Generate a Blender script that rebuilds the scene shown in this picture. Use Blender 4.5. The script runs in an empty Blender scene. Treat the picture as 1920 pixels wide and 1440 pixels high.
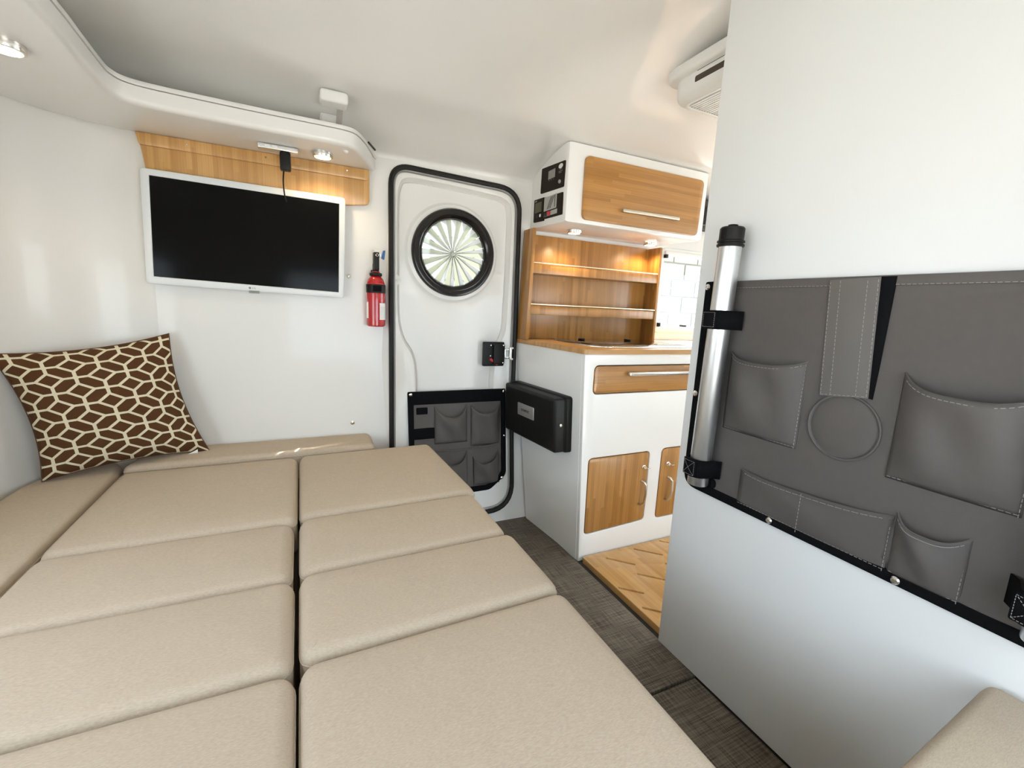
import bpy, bmesh, math, random
import numpy as np
from mathutils import Vector, Matrix
from mathutils.geometry import delaunay_2d_cdt
random.seed(4)
scene = bpy.context.scene
COL = scene.collection
PI = math.pi

# ------------------------------------------------------------------ camera
YAW, PITCH, ROLL, FPX, CAMH = math.radians(25.5), math.radians(9.7), math.radians(-2.7), 838.0, 1.10
_f = np.array([math.sin(YAW)*math.cos(PITCH), math.cos(YAW)*math.cos(PITCH), -math.sin(PITCH)])
_r = np.array([math.cos(YAW), -math.sin(YAW), 0.0]); _d = np.cross(_f, _r)
_r2 = math.cos(ROLL)*_r + math.sin(ROLL)*_d; _d2 = -math.sin(ROLL)*_r + math.cos(ROLL)*_d
CAM = np.array([0, 0, CAMH])
cd = bpy.data.cameras.new('camera'); cam = bpy.data.objects.new('camera', cd); COL.objects.link(cam)
cd.sensor_width = 36; cd.lens = FPX/1920*36; cd.clip_start = 0.02
cam.matrix_world = Matrix(((_r2[0], -_d2[0], -_f[0], CAM[0]), (_r2[1], -_d2[1], -_f[1], CAM[1]),
                           (_r2[2], -_d2[2], -_f[2], CAM[2]), (0, 0, 0, 1)))
scene.camera = cam

def ray(x, y): return _r2*(x-960)/FPX + _d2*(y-720)/FPX + _f
def pz(x, y, z): r = ray(x, y); return CAM + r*(z-CAMH)/r[2]
def py(x, y, Y): r = ray(x, y); return CAM + r*Y/r[1]
def px(x, y, X): r = ray(x, y); return CAM + r*X/r[0]

# ------------------------------------------------------------------ world, sun, exposure
world = bpy.data.worlds.new('sky'); scene.world = world; world.use_nodes = True
bgn = world.node_tree.nodes['Background']
bgn.inputs[0].default_value = (0.78, 0.90, 1.0, 1); bgn.inputs[1].default_value = 6.0
sd = bpy.data.lights.new('sun', 'SUN'); sd.energy = 45.0; sd.angle = math.radians(0.35); sd.color = (1.0, 0.965, 0.91)
sun = bpy.data.objects.new('sun', sd); COL.objects.link(sun)
sun.rotation_euler = Vector((-0.69, -0.212, -0.84)).to_track_quat('-Z', 'Y').to_euler()
vs = scene.view_settings
vs.view_transform = 'Standard'; vs.look = 'None'; vs.gamma = 1.0; vs.use_curve_mapping = False
vs.exposure = 0.18
try:
    scene.cycles.max_bounces = 10; scene.cycles.diffuse_bounces = 7; scene.cycles.glossy_bounces = 4
    scene.cycles.transparent_max_bounces = 8; scene.cycles.sample_clamp_indirect = 6.0
    scene.cycles.use_denoising = True; scene.cycles.caustics_reflective = False; scene.cycles.caustics_refractive = False
except Exception: pass

def portal(name, loc, dirv, sx, sy):
    l = bpy.data.lights.new(name, 'AREA'); l.shape = 'RECTANGLE'; l.size = sx; l.size_y = sy
    l.cycles.is_portal = True
    o = bpy.data.objects.new(name, l); COL.objects.link(o); o.location = loc
    o.rotation_euler = Vector(dirv).to_track_quat('-Z', 'Z' if abs(dirv[2]) < .5 else 'Y').to_euler()
    return o

# ------------------------------------------------------------------ materials
MATS = {}
def _mat(name):
    m = bpy.data.materials.new(name); m.use_nodes = True; MATS[name] = m
    nt = m.node_tree; return m, nt, nt.nodes['Principled BSDF']
def simple(name, col, rough=.5, metal=0, coat=0, spec=.5, noise=0, nscale=40, bump=0, bscale=300, coatr=.05):
    m, nt, b = _mat(name)
    b.inputs['Base Color'].default_value = (*col, 1); b.inputs['Roughness'].default_value = rough
    b.inputs['Metallic'].default_value = metal; b.inputs['Coat Weight'].default_value = coat
    b.inputs['Coat Roughness'].default_value = coatr; b.inputs['Specular IOR Level'].default_value = spec
    tc = nt.nodes.new('ShaderNodeTexCoord')
    if noise:
        n = nt.nodes.new('ShaderNodeTexNoise'); n.inputs['Scale'].default_value = nscale; n.inputs['Detail'].default_value = 4
        nt.links.new(tc.outputs['Object'], n.inputs['Vector'])
        mp = nt.nodes.new('ShaderNodeMapRange'); mp.inputs['To Min'].default_value = 1-noise; mp.inputs['To Max'].default_value = 1+noise
        nt.links.new(n.outputs['Fac'], mp.inputs['Value'])
        mx = nt.nodes.new('ShaderNodeVectorMath'); mx.operation = 'SCALE'; mx.inputs[0].default_value = col
        nt.links.new(mp.outputs[0], mx.inputs['Scale']); nt.links.new(mx.outputs[0], b.inputs['Base Color'])
    if bump:
        n2 = nt.nodes.new('ShaderNodeTexNoise'); n2.inputs['Scale'].default_value = bscale; n2.inputs['Detail'].default_value = 3
        nt.links.new(tc.outputs['Object'], n2.inputs['Vector'])
        bp = nt.nodes.new('ShaderNodeBump'); bp.inputs['Strength'].default_value = bump; bp.inputs['Distance'].default_value = .002
        nt.links.new(n2.outputs['Fac'], bp.inputs['Height']); nt.links.new(bp.outputs[0], b.inputs['Normal'])
    return m
def math_node(nt, op, a, b=None, c=None):
    n = nt.nodes.new('ShaderNodeMath'); n.operation = op
    for i, v in enumerate((a, b, c)):
        if v is None: continue
        if isinstance(v, (int, float)): n.inputs[i].default_value = v
        else: nt.links.new(v, n.inputs[i])
    return n.outputs[0]
def bamboo(name, along, across, c1=(.25, .108, .020), c2=(.45, .222, .058), strip=.016, length=.55, rough=.32):
    m, nt, b = _mat(name)
    tc = nt.nodes.new('ShaderNodeTexCoord'); sp = nt.nodes.new('ShaderNodeSeparateXYZ'); nt.links.new(tc.outputs['Object'], sp.inputs[0])
    A, C = sp.outputs[along], sp.outputs[across]
    ci = math_node(nt, 'FLOOR', math_node(nt, 'DIVIDE', C, strip))
    w0 = nt.nodes.new('ShaderNodeTexWhiteNoise'); w0.noise_dimensions = '1D'; nt.links.new(ci, w0.inputs['W'])
    ai = math_node(nt, 'FLOOR', math_node(nt, 'ADD', math_node(nt, 'DIVIDE', A, length), math_node(nt, 'MULTIPLY', w0.outputs['Value'], 7.0)))
    cv = nt.nodes.new('ShaderNodeCombineXYZ'); nt.links.new(ci, cv.inputs[0]); nt.links.new(ai, cv.inputs[1])
    wn = nt.nodes.new('ShaderNodeTexWhiteNoise'); wn.noise_dimensions = '2D'; nt.links.new(cv.outputs[0], wn.inputs['Vector'])
    cv2 = nt.nodes.new('ShaderNodeCombineXYZ')
    nt.links.new(math_node(nt, 'MULTIPLY', A, 5.0), cv2.inputs[0]); nt.links.new(math_node(nt, 'MULTIPLY', C, 260.0), cv2.inputs[1])
    nt.links.new(math_node(nt, 'MULTIPLY', wn.outputs['Value'], 20.0), cv2.inputs[2])
    ns = nt.nodes.new('ShaderNodeTexNoise'); ns.inputs['Scale'].default_value = 1.0; ns.inputs['Detail'].default_value = 3; nt.links.new(cv2.outputs[0], ns.inputs['Vector'])
    f = math_node(nt, 'ADD', math_node(nt, 'MULTIPLY', wn.outputs['Value'], .42), math_node(nt, 'MULTIPLY', ns.outputs['Fac'], .62))
    rp = nt.nodes.new('ShaderNodeValToRGB'); nt.links.new(f, rp.inputs[0])
    rp.color_ramp.elements[0].position = .2; rp.color_ramp.elements[0].color = (*c1, 1)
    rp.color_ramp.elements[1].position = .85; rp.color_ramp.elements[1].color = (*c2, 1)
    nt.links.new(rp.outputs[0], b.inputs['Base Color']); b.inputs['Roughness'].default_value = rough
    b.inputs['Coat Weight'].default_value = .25; b.inputs['Coat Roughness'].default_value = .18
    return m
def emit(name, col, s):
    m, nt, b = _mat(name); b.inputs['Base Color'].default_value = (*col, 1)
    b.inputs['Emission Color'].default_value = (*col, 1); b.inputs['Emission Strength'].default_value = s; return m

GEL = simple('gelcoat', (.76, .75, .725), .36, coat=.28, coatr=.05, noise=.012, nscale=3)
GEL2 = simple('gelcoat_cabinet', (.80, .795, .775), .28, coat=.3, coatr=.08, noise=.01, nscale=5)
LAM = simple('laminate', (.80, .81, .815), .34, coat=.15, coatr=.2, noise=.01, nscale=6)
def tan_fabric():
    m, nt, b = _mat('tan_fabric'); tc = nt.nodes.new('ShaderNodeTexCoord'); fs = []
    for sc in ((170, 800, 400), (30, 30, 30)):
        mp = nt.nodes.new('ShaderNodeMapping'); mp.inputs['Scale'].default_value = sc; nt.links.new(tc.outputs['Object'], mp.inputs['Vector'])
        n = nt.nodes.new('ShaderNodeTexNoise'); n.inputs['Scale'].default_value = 1.0; n.inputs['Detail'].default_value = 4; nt.links.new(mp.outputs[0], n.inputs['Vector']); fs.append(n.outputs['Fac'])
    f = math_node(nt, 'ADD', math_node(nt, 'MULTIPLY', fs[0], .9), math_node(nt, 'MULTIPLY', fs[1], .10))
    rp = nt.nodes.new('ShaderNodeValToRGB'); nt.links.new(f, rp.inputs[0])
    rp.color_ramp.elements[0].position = .25; rp.color_ramp.elements[0].color = (.385, .315, .24, 1)
    rp.color_ramp.elements[1].position = .75; rp.color_ramp.elements[1].color = (.495, .42, .335, 1)
    nt.links.new(rp.outputs[0], b.inputs['Base Color']); b.inputs['Roughness'].default_value = .92; b.inputs['Specular IOR Level'].default_value = .15
    bp = nt.nodes.new('ShaderNodeBump'); bp.inputs['Strength'].default_value = .08; bp.inputs['Distance'].default_value = .002
    nt.links.new(fs[0], bp.inputs['Height']); nt.links.new(bp.outputs[0], b.inputs['Normal'])
    return m
TAN = tan_fabric()
GREYF = simple('grey_vinyl', (.098, .088, .083), .6, spec=.22, noise=.05, nscale=60, bump=.25, bscale=700)
BLKW = simple('black_webbing', (.006, .006, .007), .85, spec=.06, bump=.4, bscale=900)
BLKP = simple('black_plastic', (.009, .0085, .008), .42, spec=.22, noise=.1, nscale=80)
BLKG = simple('black_gloss', (.009, .007, .006), .16, spec=.35)
RUB = simple('black_rubber', (.010, .008, .007), .5, spec=.25)
CHR = simple('chrome', (.78, .76, .72), .18, metal=1, noise=.03)
ALU = simple('aluminium', (.74, .75, .76), .36, metal=1, noise=.03, nscale=20)
NICK = simple('brushed_nickel', (.62, .57, .48), .30, metal=1, noise=.04)
WPL = simple('white_plastic', (.80, .80, .77), .4, noise=.01)
TVW = simple('tv_bezel', (.70, .73, .75), .3, noise=.01)
SCRN = simple('tv_screen', (.003, .003, .003), .12, spec=.10)
RED = simple('red_paint', (.42, .004, .007), .22, coat=.6)
REDP = simple('red_plastic', (.45, .02, .03), .4)
BLUE = simple('blue_tape', (.05, .16, .42), .6)
LBL = simple('paper_label', (.74, .74, .72), .5, noise=.08, nscale=300)
DISP = simple('lcd_grey', (.22, .225, .205), .3)
DISPG = simple('lcd_olive', (.07, .068, .03), .3)
BRN = simple('brown_panel', (.018, .012, .009), .6, spec=.1, noise=.08)
STITCH = simple('thread', (.27, .25, .24), .8)
GREYS = simple('grey_strap', (.33, .31, .285), .8, bump=.2)
DARK = simple('dark_underfloor', (.03, .028, .025), .8, noise=.1)
GLASSK = simple('cooktop_glass', (.018, .012, .008), .06, spec=.7, coat=.5)
STEEL = simple('steel', (.66, .65, .63), .2, metal=1, noise=.03)
BAMV = bamboo('bamboo_vertical', 2, 0)
BAMV_T = bamboo('bamboo_vertical_pale', 2, 0, (.40, .205, .058), (.60, .355, .13))
BAMH = bamboo('bamboo_horizontal', 0, 2, length=.9)
BAMT = bamboo('bamboo_worktop', 0, 1, c1=(.31, .15, .036), c2=(.52, .285, .092))
BAMF = bamboo('bamboo_floor', 1, 0, c1=(.40, .21, .06), c2=(.60, .36, .14), strip=.02, rough=.3)
BAMY = bamboo('bamboo_side', 2, 1)
GREY_BL = simple('concrete_block', (.17, .16, .138), .9, noise=.10, nscale=20, bump=.4, bscale=60)
GROUND = simple('ground_concrete', (.48, .465, .43), .9, noise=.1, nscale=6)
PUCK = emit('puck_lens', (1.0, .80, .52), 9.0)

def weave():
    m, nt, b = _mat('woven_vinyl')
    tc = nt.nodes.new('ShaderNodeTexCoord')
    outs = []
    for sc in ((900, 26, 1), (26, 700, 1)):
        mp = nt.nodes.new('ShaderNodeMapping'); mp.inputs['Scale'].default_value = sc; nt.links.new(tc.outputs['Object'], mp.inputs['Vector'])
        n = nt.nodes.new('ShaderNodeTexNoise'); n.inputs['Scale'].default_value = .35; n.inputs['Detail'].default_value = 2
        nt.links.new(mp.outputs[0], n.inputs['Vector']); outs.append(n.outputs['Fac'])
    s = math_node(nt, 'MULTIPLY', math_node(nt, 'ADD', outs[0], outs[1]), .5)
    rp = nt.nodes.new('ShaderNodeValToRGB'); nt.links.new(s, rp.inputs[0])
    rp.color_ramp.elements[0].position = .36; rp.color_ramp.elements[0].color = (.035, .026, .018, 1)
    rp.color_ramp.elements[1].position = .66; rp.color_ramp.elements[1].color = (.20, .165, .125, 1)
    nt.links.new(rp.outputs[0], b.inputs['Base Color']); b.inputs['Roughness'].default_value = .7
    return m
WEAVE = weave()
def pillow_mat():
    m, nt, b = _mat('lattice_fabric')
    uv = nt.nodes.new('ShaderNodeTexCoord'); sp = nt.nodes.new('ShaderNodeSeparateXYZ'); nt.links.new(uv.outputs['UV'], sp.inputs[0])
    h = math_node(nt, 'MULTIPLY', sp.outputs[0], 3.5); v = math_node(nt, 'MULTIPLY', sp.outputs[1], 4.7)
    def cell(x):
        fr = math_node(nt, 'FRACT', math_node(nt, 'ADD', x, 20.25)); return math_node(nt, 'ABSOLUTE', math_node(nt, 'SUBTRACT', fr, .5))
    p, q = cell(math_node(nt, 'ADD', h, v)), cell(math_node(nt, 'SUBTRACT', h, v))
    mx, mn = math_node(nt, 'MAXIMUM', p, q), math_node(nt, 'MINIMUM', p, q)
    ring = math_node(nt, 'LESS_THAN', math_node(nt, 'ABSOLUTE', math_node(nt, 'SUBTRACT', mx, .265)), .050)
    dia = math_node(nt, 'MULTIPLY', math_node(nt, 'GREATER_THAN', mx, .265), math_node(nt, 'LESS_THAN', math_node(nt, 'SUBTRACT', mx, mn), .075))
    tip = math_node(nt, 'GREATER_THAN', math_node(nt, 'ADD', mx, mn), .90)
    cr = math_node(nt, 'MAXIMUM', math_node(nt, 'MAXIMUM', ring, dia), tip)
    n = nt.nodes.new('ShaderNodeTexNoise'); n.inputs['Scale'].default_value = 220; nt.links.new(uv.outputs['UV'], n.inputs['Vector'])
    mix = nt.nodes.new('ShaderNodeMix'); mix.data_type = 'RGBA'; nt.links.new(cr, mix.inputs[0])
    mix.inputs[6].default_value = (.085, .038, .016, 1); mix.inputs[7].default_value = (.66, .60, .44, 1)
    sc = nt.nodes.new('ShaderNodeVectorMath'); sc.operation = 'SCALE'; nt.links.new(mix.outputs[2], sc.inputs[0])
    nt.links.new(math_node(nt, 'ADD', math_node(nt, 'MULTIPLY', n.outputs['Fac'], .5), .75), sc.inputs['Scale'])
    nt.links.new(sc.outputs[0], b.inputs['Base Color']); b.inputs['Roughness'].default_value = .9; b.inputs['Specular IOR Level'].default_value = .1
    return m
LATT = pillow_mat()
def glass_mat(name='window_glass', tint=(1, 1, 1)):
    m, nt, b = _mat(name); nt.nodes.remove(b)
    t = nt.nodes.new('ShaderNodeBsdfTransparent'); t.inputs[0].default_value = (*tint, 1)
    g = nt.nodes.new('ShaderNodeBsdfGlossy'); g.inputs['Roughness'].default_value = .02
    mx = nt.nodes.new('ShaderNodeMixShader'); mx.inputs[0].default_value = .05; nt.links.new(t.outputs[0], mx.inputs[1]); nt.links.new(g.outputs[0], mx.inputs[2])
    nt.links.new(mx.outputs[0], nt.nodes['Material Output'].inputs[0]); return m
GLASS = glass_mat()
def pleat_mat(name, col, clear=.02):
    m, nt, b = _mat(name); nt.nodes.remove(b)
    t = nt.nodes.new('ShaderNodeBsdfTranslucent'); t.inputs[0].default_value = (*col, 1)
    d = nt.nodes.new('ShaderNodeBsdfDiffuse'); d.inputs[0].default_value = (*col, 1)
    mx = nt.nodes.new('ShaderNodeMixShader'); mx.inputs[0].default_value = .45
    nt.links.new(t.outputs[0], mx.inputs[1]); nt.links.new(d.outputs[0], mx.inputs[2])
    tr = nt.nodes.new('ShaderNodeBsdfTransparent'); m2 = nt.nodes.new('ShaderNodeMixShader'); m2.inputs[0].default_value = clear
    nt.links.new(mx.outputs[0], m2.inputs[1]); nt.links.new(tr.outputs[0], m2.inputs[2]); nt.links.new(m2.outputs[0], nt.nodes['Material Output'].inputs[0]); return m
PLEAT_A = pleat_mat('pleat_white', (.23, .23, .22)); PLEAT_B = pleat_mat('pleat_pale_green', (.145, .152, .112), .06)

# ------------------------------------------------------------------ mesh helpers
def link(name, me, mat, parent=None, smooth=35, label=None, cat=None, group=None, kind=None):
    o = bpy.data.objects.new(name, me); COL.objects.link(o)
    if mat is not None: me.materials.append(mat)
    if smooth and me.polygons:
        me.polygons.foreach_set('use_smooth', [True]*len(me.polygons))
        me.set_sharp_from_angle(angle=math.radians(smooth))
    me.update()
    if parent is not None:
        o.parent = parent
        o.matrix_parent_inverse = Matrix.Translation(-Vector(parent.get('_base', (0, 0, 0))))
    return tag(o, label, cat, group, kind)
def tag(o, label=None, cat=None, group=None, kind=None):
    if label: o['label'] = label
    if cat: o['category'] = cat
    if group: o['group'] = group
    if kind: o['kind'] = kind
    return o
BASES = {}
def thing(name, label, cat, loc, group=None, kind=None):
    o = bpy.data.objects.new(name, None); COL.objects.link(o); o.location = loc; o.empty_display_size = .05
    BASES[o] = Vector(loc); return tag(o, label, cat, group, kind)
def pobj(name, src, mat, parent=None, **k):
    """src: bmesh or (verts, faces)"""
    me = bpy.data.meshes.new(name)
    if isinstance(src, bmesh.types.BMesh):
        src.to_mesh(me); src.free()
    else: me.from_pydata([tuple(map(float, v)) for v in src[0]], [], src[1])
    o = link(name, me, mat, None, **k)
    if parent is not None:
        o.parent = parent
        if parent in BASES: o.matrix_parent_inverse = Matrix.Translation(-BASES[parent])
    return o
def merge(*parts):
    V, F = [], []
    for v, f in parts:
        n = len(V); V += list(v); F += [tuple(i+n for i in q) for q in f]
    return V, F

def area2(l): return sum(l[i][0]*l[(i+1) % len(l)][1]-l[(i+1) % len(l)][0]*l[i][1] for i in range(len(l)))
def ccw(l): return list(l) if area2(l) > 0 else list(l)[::-1]
def offset(l, b):
    """move each vertex to the left of travel by b"""
    n = len(l); out = []
    for i in range(n):
        p0, p, p1 = l[i-1], l[i], l[(i+1) % n]
        a = Vector((p[0]-p0[0], p[1]-p0[1])); c = Vector((p1[0]-p[0], p1[1]-p[1]))
        if a.length < 1e-9: a = c
        if c.length < 1e-9: c = a
        a.normalize(); c.normalize()
        na, nc = Vector((-a.y, a.x)), Vector((-c.y, c.x)); m = na+nc
        if m.length < 1e-6: m = na
        m.normalize(); k = b/max(.45, m.dot(na))
        out.append((p[0]+m.x*k, p[1]+m.y*k))
    return out
def inside(p, l):
    x, y = p; c = False; n = len(l); j = n-1
    for i in range(n):
        xi, yi = l[i]; xj, yj = l[j]
        if (yi > y) != (yj > y) and x < (xj-xi)*(y-yi)/(yj-yi)+xi: c = not c
        j = i
    return c
def edge_dist(p, l):
    best = 9; q = Vector(p)
    for i in range(len(l)):
        a = Vector(l[i]); b = Vector(l[(i+1) % len(l)]); ab = b-a; L = ab.length_squared
        t = 0 if L == 0 else max(0, min(1, (q-a).dot(ab)/L)); best = min(best, (a+ab*t-q).length)
    return best
def rrect(u0, v0, u1, v1, r, n=6):
    rs = r if isinstance(r, (tuple, list)) else (r,)*4      # corners: u0v0, u1v0, u1v1, u0v1
    out = []
    for (cx, cy, a0), rr in zip(((u0, v0, PI), (u1, v0, 1.5*PI), (u1, v1, 0), (u0, v1, .5*PI)), rs):
        if rr <= 0: out.append((cx, cy)); continue
        ox = cx+rr if cx == u0 else cx-rr; oy = cy+rr if cy == v0 else cy-rr
        for k in range(n+1):
            a = a0+.5*PI*k/n; out.append((ox+rr*math.cos(a), oy+rr*math.sin(a)))
    return out
def circle(cx, cy, r, n=48): return [(cx+r*math.cos(2*PI*k/n), cy+r*math.sin(2*PI*k/n)) for k in range(n)]
def crom(P, n=6, closed=True):
    out = []; N = len(P)
    for i in range(N if closed else N-1):
        g = lambda k: np.array(P[(i+k) % N] if closed else P[max(0, min(N-1, i+k))], float)
        p0, p1, p2, p3 = g(-1), g(0), g(1), g(2)
        for k in range(n):
            t = k/n
            out.append(tuple(.5*((2*p1)+(-p0+p2)*t+(2*p0-5*p1+4*p2-p3)*t*t+(-p0+3*p1-3*p2+p3)*t**3)))
    if not closed: out.append(tuple(P[-1]))
    return out
def fillet(P, radii, n=6):
    """polygon with rounded corners"""
    out = []; N = len(P)
    for i in range(N):
        p0, p, p1 = Vector(P[i-1]), Vector(P[i]), Vector(P[(i+1) % N]); r = radii[i] if isinstance(radii, (list, tuple)) else radii
        if r <= 0: out.append(tuple(p)); continue
        a = (p0-p).normalized(); b = (p1-p).normalized(); ang = a.angle(b)
        t = r/math.tan(ang/2); s, e = p+a*t, p+b*t
        for k in range(n+1):
            q = k/n; out.append(tuple(s*(1-q)**2+p*2*q*(1-q)+e*q*q))
    return out
def plate(outline, holes, mapf, d0, d1, bev=0, steps=2, grid=0, height=None, back=True):
    """thick plate in (u,v) with depth d, rounded front edge; mapf(u,v,d) -> xyz"""
    loops = [ccw(outline)] + [ccw(h)[::-1] for h in holes]
    V, F = [], []; fronts = []; backs = []
    seq = [(0, d0)] if back else []
    if bev > 0:
        for k in range(steps+1):
            a = .5*PI*k/steps; seq.append((bev*(1-math.cos(a)), d1-bev+bev*math.sin(a)))
    else: seq.append((0, d1))
    for l in loops:
        prev = None; n = len(l); first = None
        for off, dd in seq:
            lo = offset(l, off) if off else l; b = len(V)
            V += [mapf(u, v, dd) for u, v in lo]
            if prev is not None:
                F += [(prev+i, prev+(i+1) % n, b+(i+1) % n, b+i) for i in range(n)]
            if first is None: first = (b, lo)
            prev = b; last = lo
        fronts.append((prev, last)); backs.append(first)
    def fill(sets, dd, flip, grid):
        pts, idx, edges = [], [], []
        for base, lo in sets:
            n = len(lo); s = len(pts)
            pts += [Vector(p) for p in lo]; idx += [base+i for i in range(n)]; edges += [(s+i, s+(i+1) % n) for i in range(n)]
        out0 = sets[0][1]; hs = [s[1] for s in sets[1:]]
        if grid:
            us = [p[0] for p in out0]; vs_ = [p[1] for p in out0]
            gu = max(2, int((max(us)-min(us))/grid)); gv = max(2, int((max(vs_)-min(vs_))/grid))
            for i in range(1, gu):
                for j in range(1, gv):
                    p = (min(us)+(max(us)-min(us))*i/gu, min(vs_)+(max(vs_)-min(vs_))*j/gv)
                    if inside(p, out0) and not any(inside(p, h) for h in hs) and all(edge_dist(p, l) > grid*.35 for l in [out0]+hs):
                        pts.append(Vector(p)); idx.append(len(V)); V.append(mapf(p[0], p[1], dd+(height(p[0], p[1]) if height else 0)))
        vo, eo, fo, ov, oe, of = delaunay_2d_cdt(pts, edges, [], 0, 1e-7)
        vmap = []
        for i, src in enumerate(ov):
            if src: vmap.append(idx[src[0]])
            else: vmap.append(len(V)); V.append(mapf(vo[i][0], vo[i][1], dd))
        for f in fo:
            c = sum((vo[i] for i in f), Vector((0, 0)))/len(f)
            if inside(c, out0) and not any(inside(c, h) for h in hs):
                t = tuple(vmap[i] for i in f)
                F.append(t[::-1] if flip else t)
    fill(fronts, d1, False, grid)
    if back: fill(backs, d0, True, grid if grid else 0)
    return V, F
def fixn(src):
    bm = bmesh.new(); vs_ = [bm.verts.new(tuple(map(float, v))) for v in src[0]]
    for f in src[1]:
        try: bm.faces.new([vs_[i] for i in f])
        except ValueError: pass
    bmesh.ops.remove_doubles(bm, verts=bm.verts, dist=1e-6)
    bmesh.ops.recalc_face_normals(bm, faces=bm.faces); return bm
def lathe(prof, n=32, org=(0, 0, 0), axis=(0, 0, 1), cap=True):
    q = Vector((0, 0, 1)).rotation_difference(Vector(axis).normalized()); o = Vector(org); V, F = [], []
    for r, h in prof:
        for k in range(n):
            V.append(o+q @ Vector((r*math.cos(2*PI*k/n), r*math.sin(2*PI*k/n), h)))
    for j in range(len(prof)-1):
        F += [(j*n+k, j*n+(k+1) % n, (j+1)*n+(k+1) % n, (j+1)*n+k) for k in range(n)]
    if cap:
        F.append(tuple(range(n))[::-1]); F.append(tuple((len(prof)-1)*n+k for k in range(n)))
    return V, F
def tube(pts, r, n=10, closed=False):
    P = [Vector(p) for p in pts]; N = len(P); V, F = [], []; ref = None
    for i in range(N):
        t = (P[(i+1) % N]-P[i-1]) if closed else (P[min(N-1, i+1)]-P[max(0, i-1)])
        t.normalize()
        if ref is None:
            ref = t.orthogonal().normalized()
        ref = (ref-t*ref.dot(t)).normalized(); b = t.cross(ref)
        for k in range(n):
            a = 2*PI*k/n; V.append(P[i]+(ref*math.cos(a)+b*math.sin(a))*r)
    for i in range(N if closed else N-1):
        j = (i+1) % N
        F += [(i*n+k, i*n+(k+1) % n, j*n+(k+1) % n, j*n+k) for k in range(n)]
    if not closed: F.append(tuple(range(n))[::-1]); F.append(tuple((N-1)*n+k for k in range(n)))
    return V, F
def hexa(c8, bev=0, seg=2):
    """8 corners: bottom 4 ccw, top 4 ccw"""
    bm = bmesh.new(); v = [bm.verts.new(tuple(map(float, c))) for c in c8]
    for f in ((3, 2, 1, 0), (4, 5, 6, 7), (0, 1, 5, 4), (1, 2, 6, 5), (2, 3, 7, 6), (3, 0, 4, 7)): bm.faces.new([v[i] for i in f])
    if bev: bmesh.ops.bevel(bm, geom=list(bm.edges), offset=bev, segments=seg, profile=.5, affect='EDGES')
    return bm
def box(x0, y0, z0, x1, y1, z1, bev=0, seg=2):
    return hexa([(x0, y0, z0), (x1, y0, z0), (x1, y1, z0), (x0, y1, z0), (x0, y0, z1), (x1, y0, z1), (x1, y1, z1), (x0, y1, z1)], bev, seg)
def stitches(path, mapf, d, r=.0007, dash=.006, gap=.003):
    """dashed thread line along a (u,v) path, one mesh"""
    V, F = [], []; acc = 0.0; segs = []
    P = [Vector((*p, 0)) if len(p) == 2 else Vector(p) for p in path]
    for a, b in zip(P, P[1:]):
        L = (b-a).length; s = 0
        while s < L:
            e = min(L, s+dash)
            if e-s > .002: segs.append((a.lerp(b, s/L), a.lerp(b, e/L)))
            s += dash+gap
    parts = [tube([mapf(p.x, p.y, d+p.z), mapf(q.x, q.y, d+q.z)], r, 4) for p, q in segs]
    return merge(*parts)
def text(name, body, size, origin, right, up, mat, parent, lift=.0006, align='CENTER'):
    cu = bpy.data.curves.new(name, 'FONT'); cu.body = body; cu.size = size; cu.align_x = align; cu.align_y = 'CENTER'; cu.extrude = .0003
    t = bpy.data.objects.new(name+'_curve', cu); COL.objects.link(t)
    dg = bpy.context.evaluated_depsgraph_get(); me = bpy.data.meshes.new_from_object(t.evaluated_get(dg))
    bpy.data.objects.remove(t)
    R, U = Vector(right).normalized(), Vector(up).normalized(); N = R.cross(U)
    M = Matrix(((R.x, U.x, N.x, origin[0]+N.x*lift), (R.y, U.y, N.y, origin[1]+N.y*lift), (R.z, U.z, N.z, origin[2]+N.z*lift), (0, 0, 0, 1)))
    me.transform(M); me.name = name
    o = bpy.data.objects.new(name, me); COL.objects.link(o); me.materials.clear(); me.materials.append(mat)
    o.parent = parent
    if parent in BASES: o.matrix_parent_inverse = Matrix.Translation(-BASES[parent])
    return o

# ------------------------------------------------------------------ shell of the trailer
XL, XR, YN, YB, RC = -0.84, 3.3, -0.32, 2.08, 0.36
def inset(z):
    return .10*max(0, 1-z/.9)**2
CROWN = 1.968
PROF = crom([(0, 1.60), (0, 1.70), (.022, 1.727), (.06, 1.747), (.10, 1.762), (.15, 1.779), (.19, 1.790), (.23, 1.797), (.265, 1.802)], 4, closed=False)[4:]   # outer cove: (inset from wall, z)
RAISE = crom([(-.02, 1.8095), (0, 1.811), (.03, 1.816), (.06, 1.825), (.10, 1.838), (.14, 1.853), (.20, 1.872), (.28, 1.896), (.34, 1.912), (.40, 1.926), (.50, 1.944), (.62, 1.958), (.75, CROWN)], 3, closed=False)   # raised roof: (distance inside its rim, z)
def wy(z): return YB-inset(z)      # Y of the back wall at height z
def W(x, z, d): return (x, wy(z)-d, z)
def footprint(i, n=10):
    r = max(.10, RC-i); s = i
    x0, x1, y0, y1 = XL+s, XR-s, YN+min(s, .95)*.6, YB-s
    return rrect(x0, y0, x1, y1, r, n)
NF = len(footprint(0))
# floor
GF = pobj('floor', box(XL-.05, YN-.05, -.06, XR+.05, YB, -.012), DARK, kind='structure')
PART_X = 1.075
for k, (y0, y1) in enumerate(((.842, 1.975), (-.30, .834))):
    o = pobj('vinyl_panel', fixn(plate(rrect(.46, y0, 1.084 if k == 0 else 1.07, y1, .004, 2), [], lambda u, v, d: (u, v, d), -.012, 0, .002)), WEAVE, GF)
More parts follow.
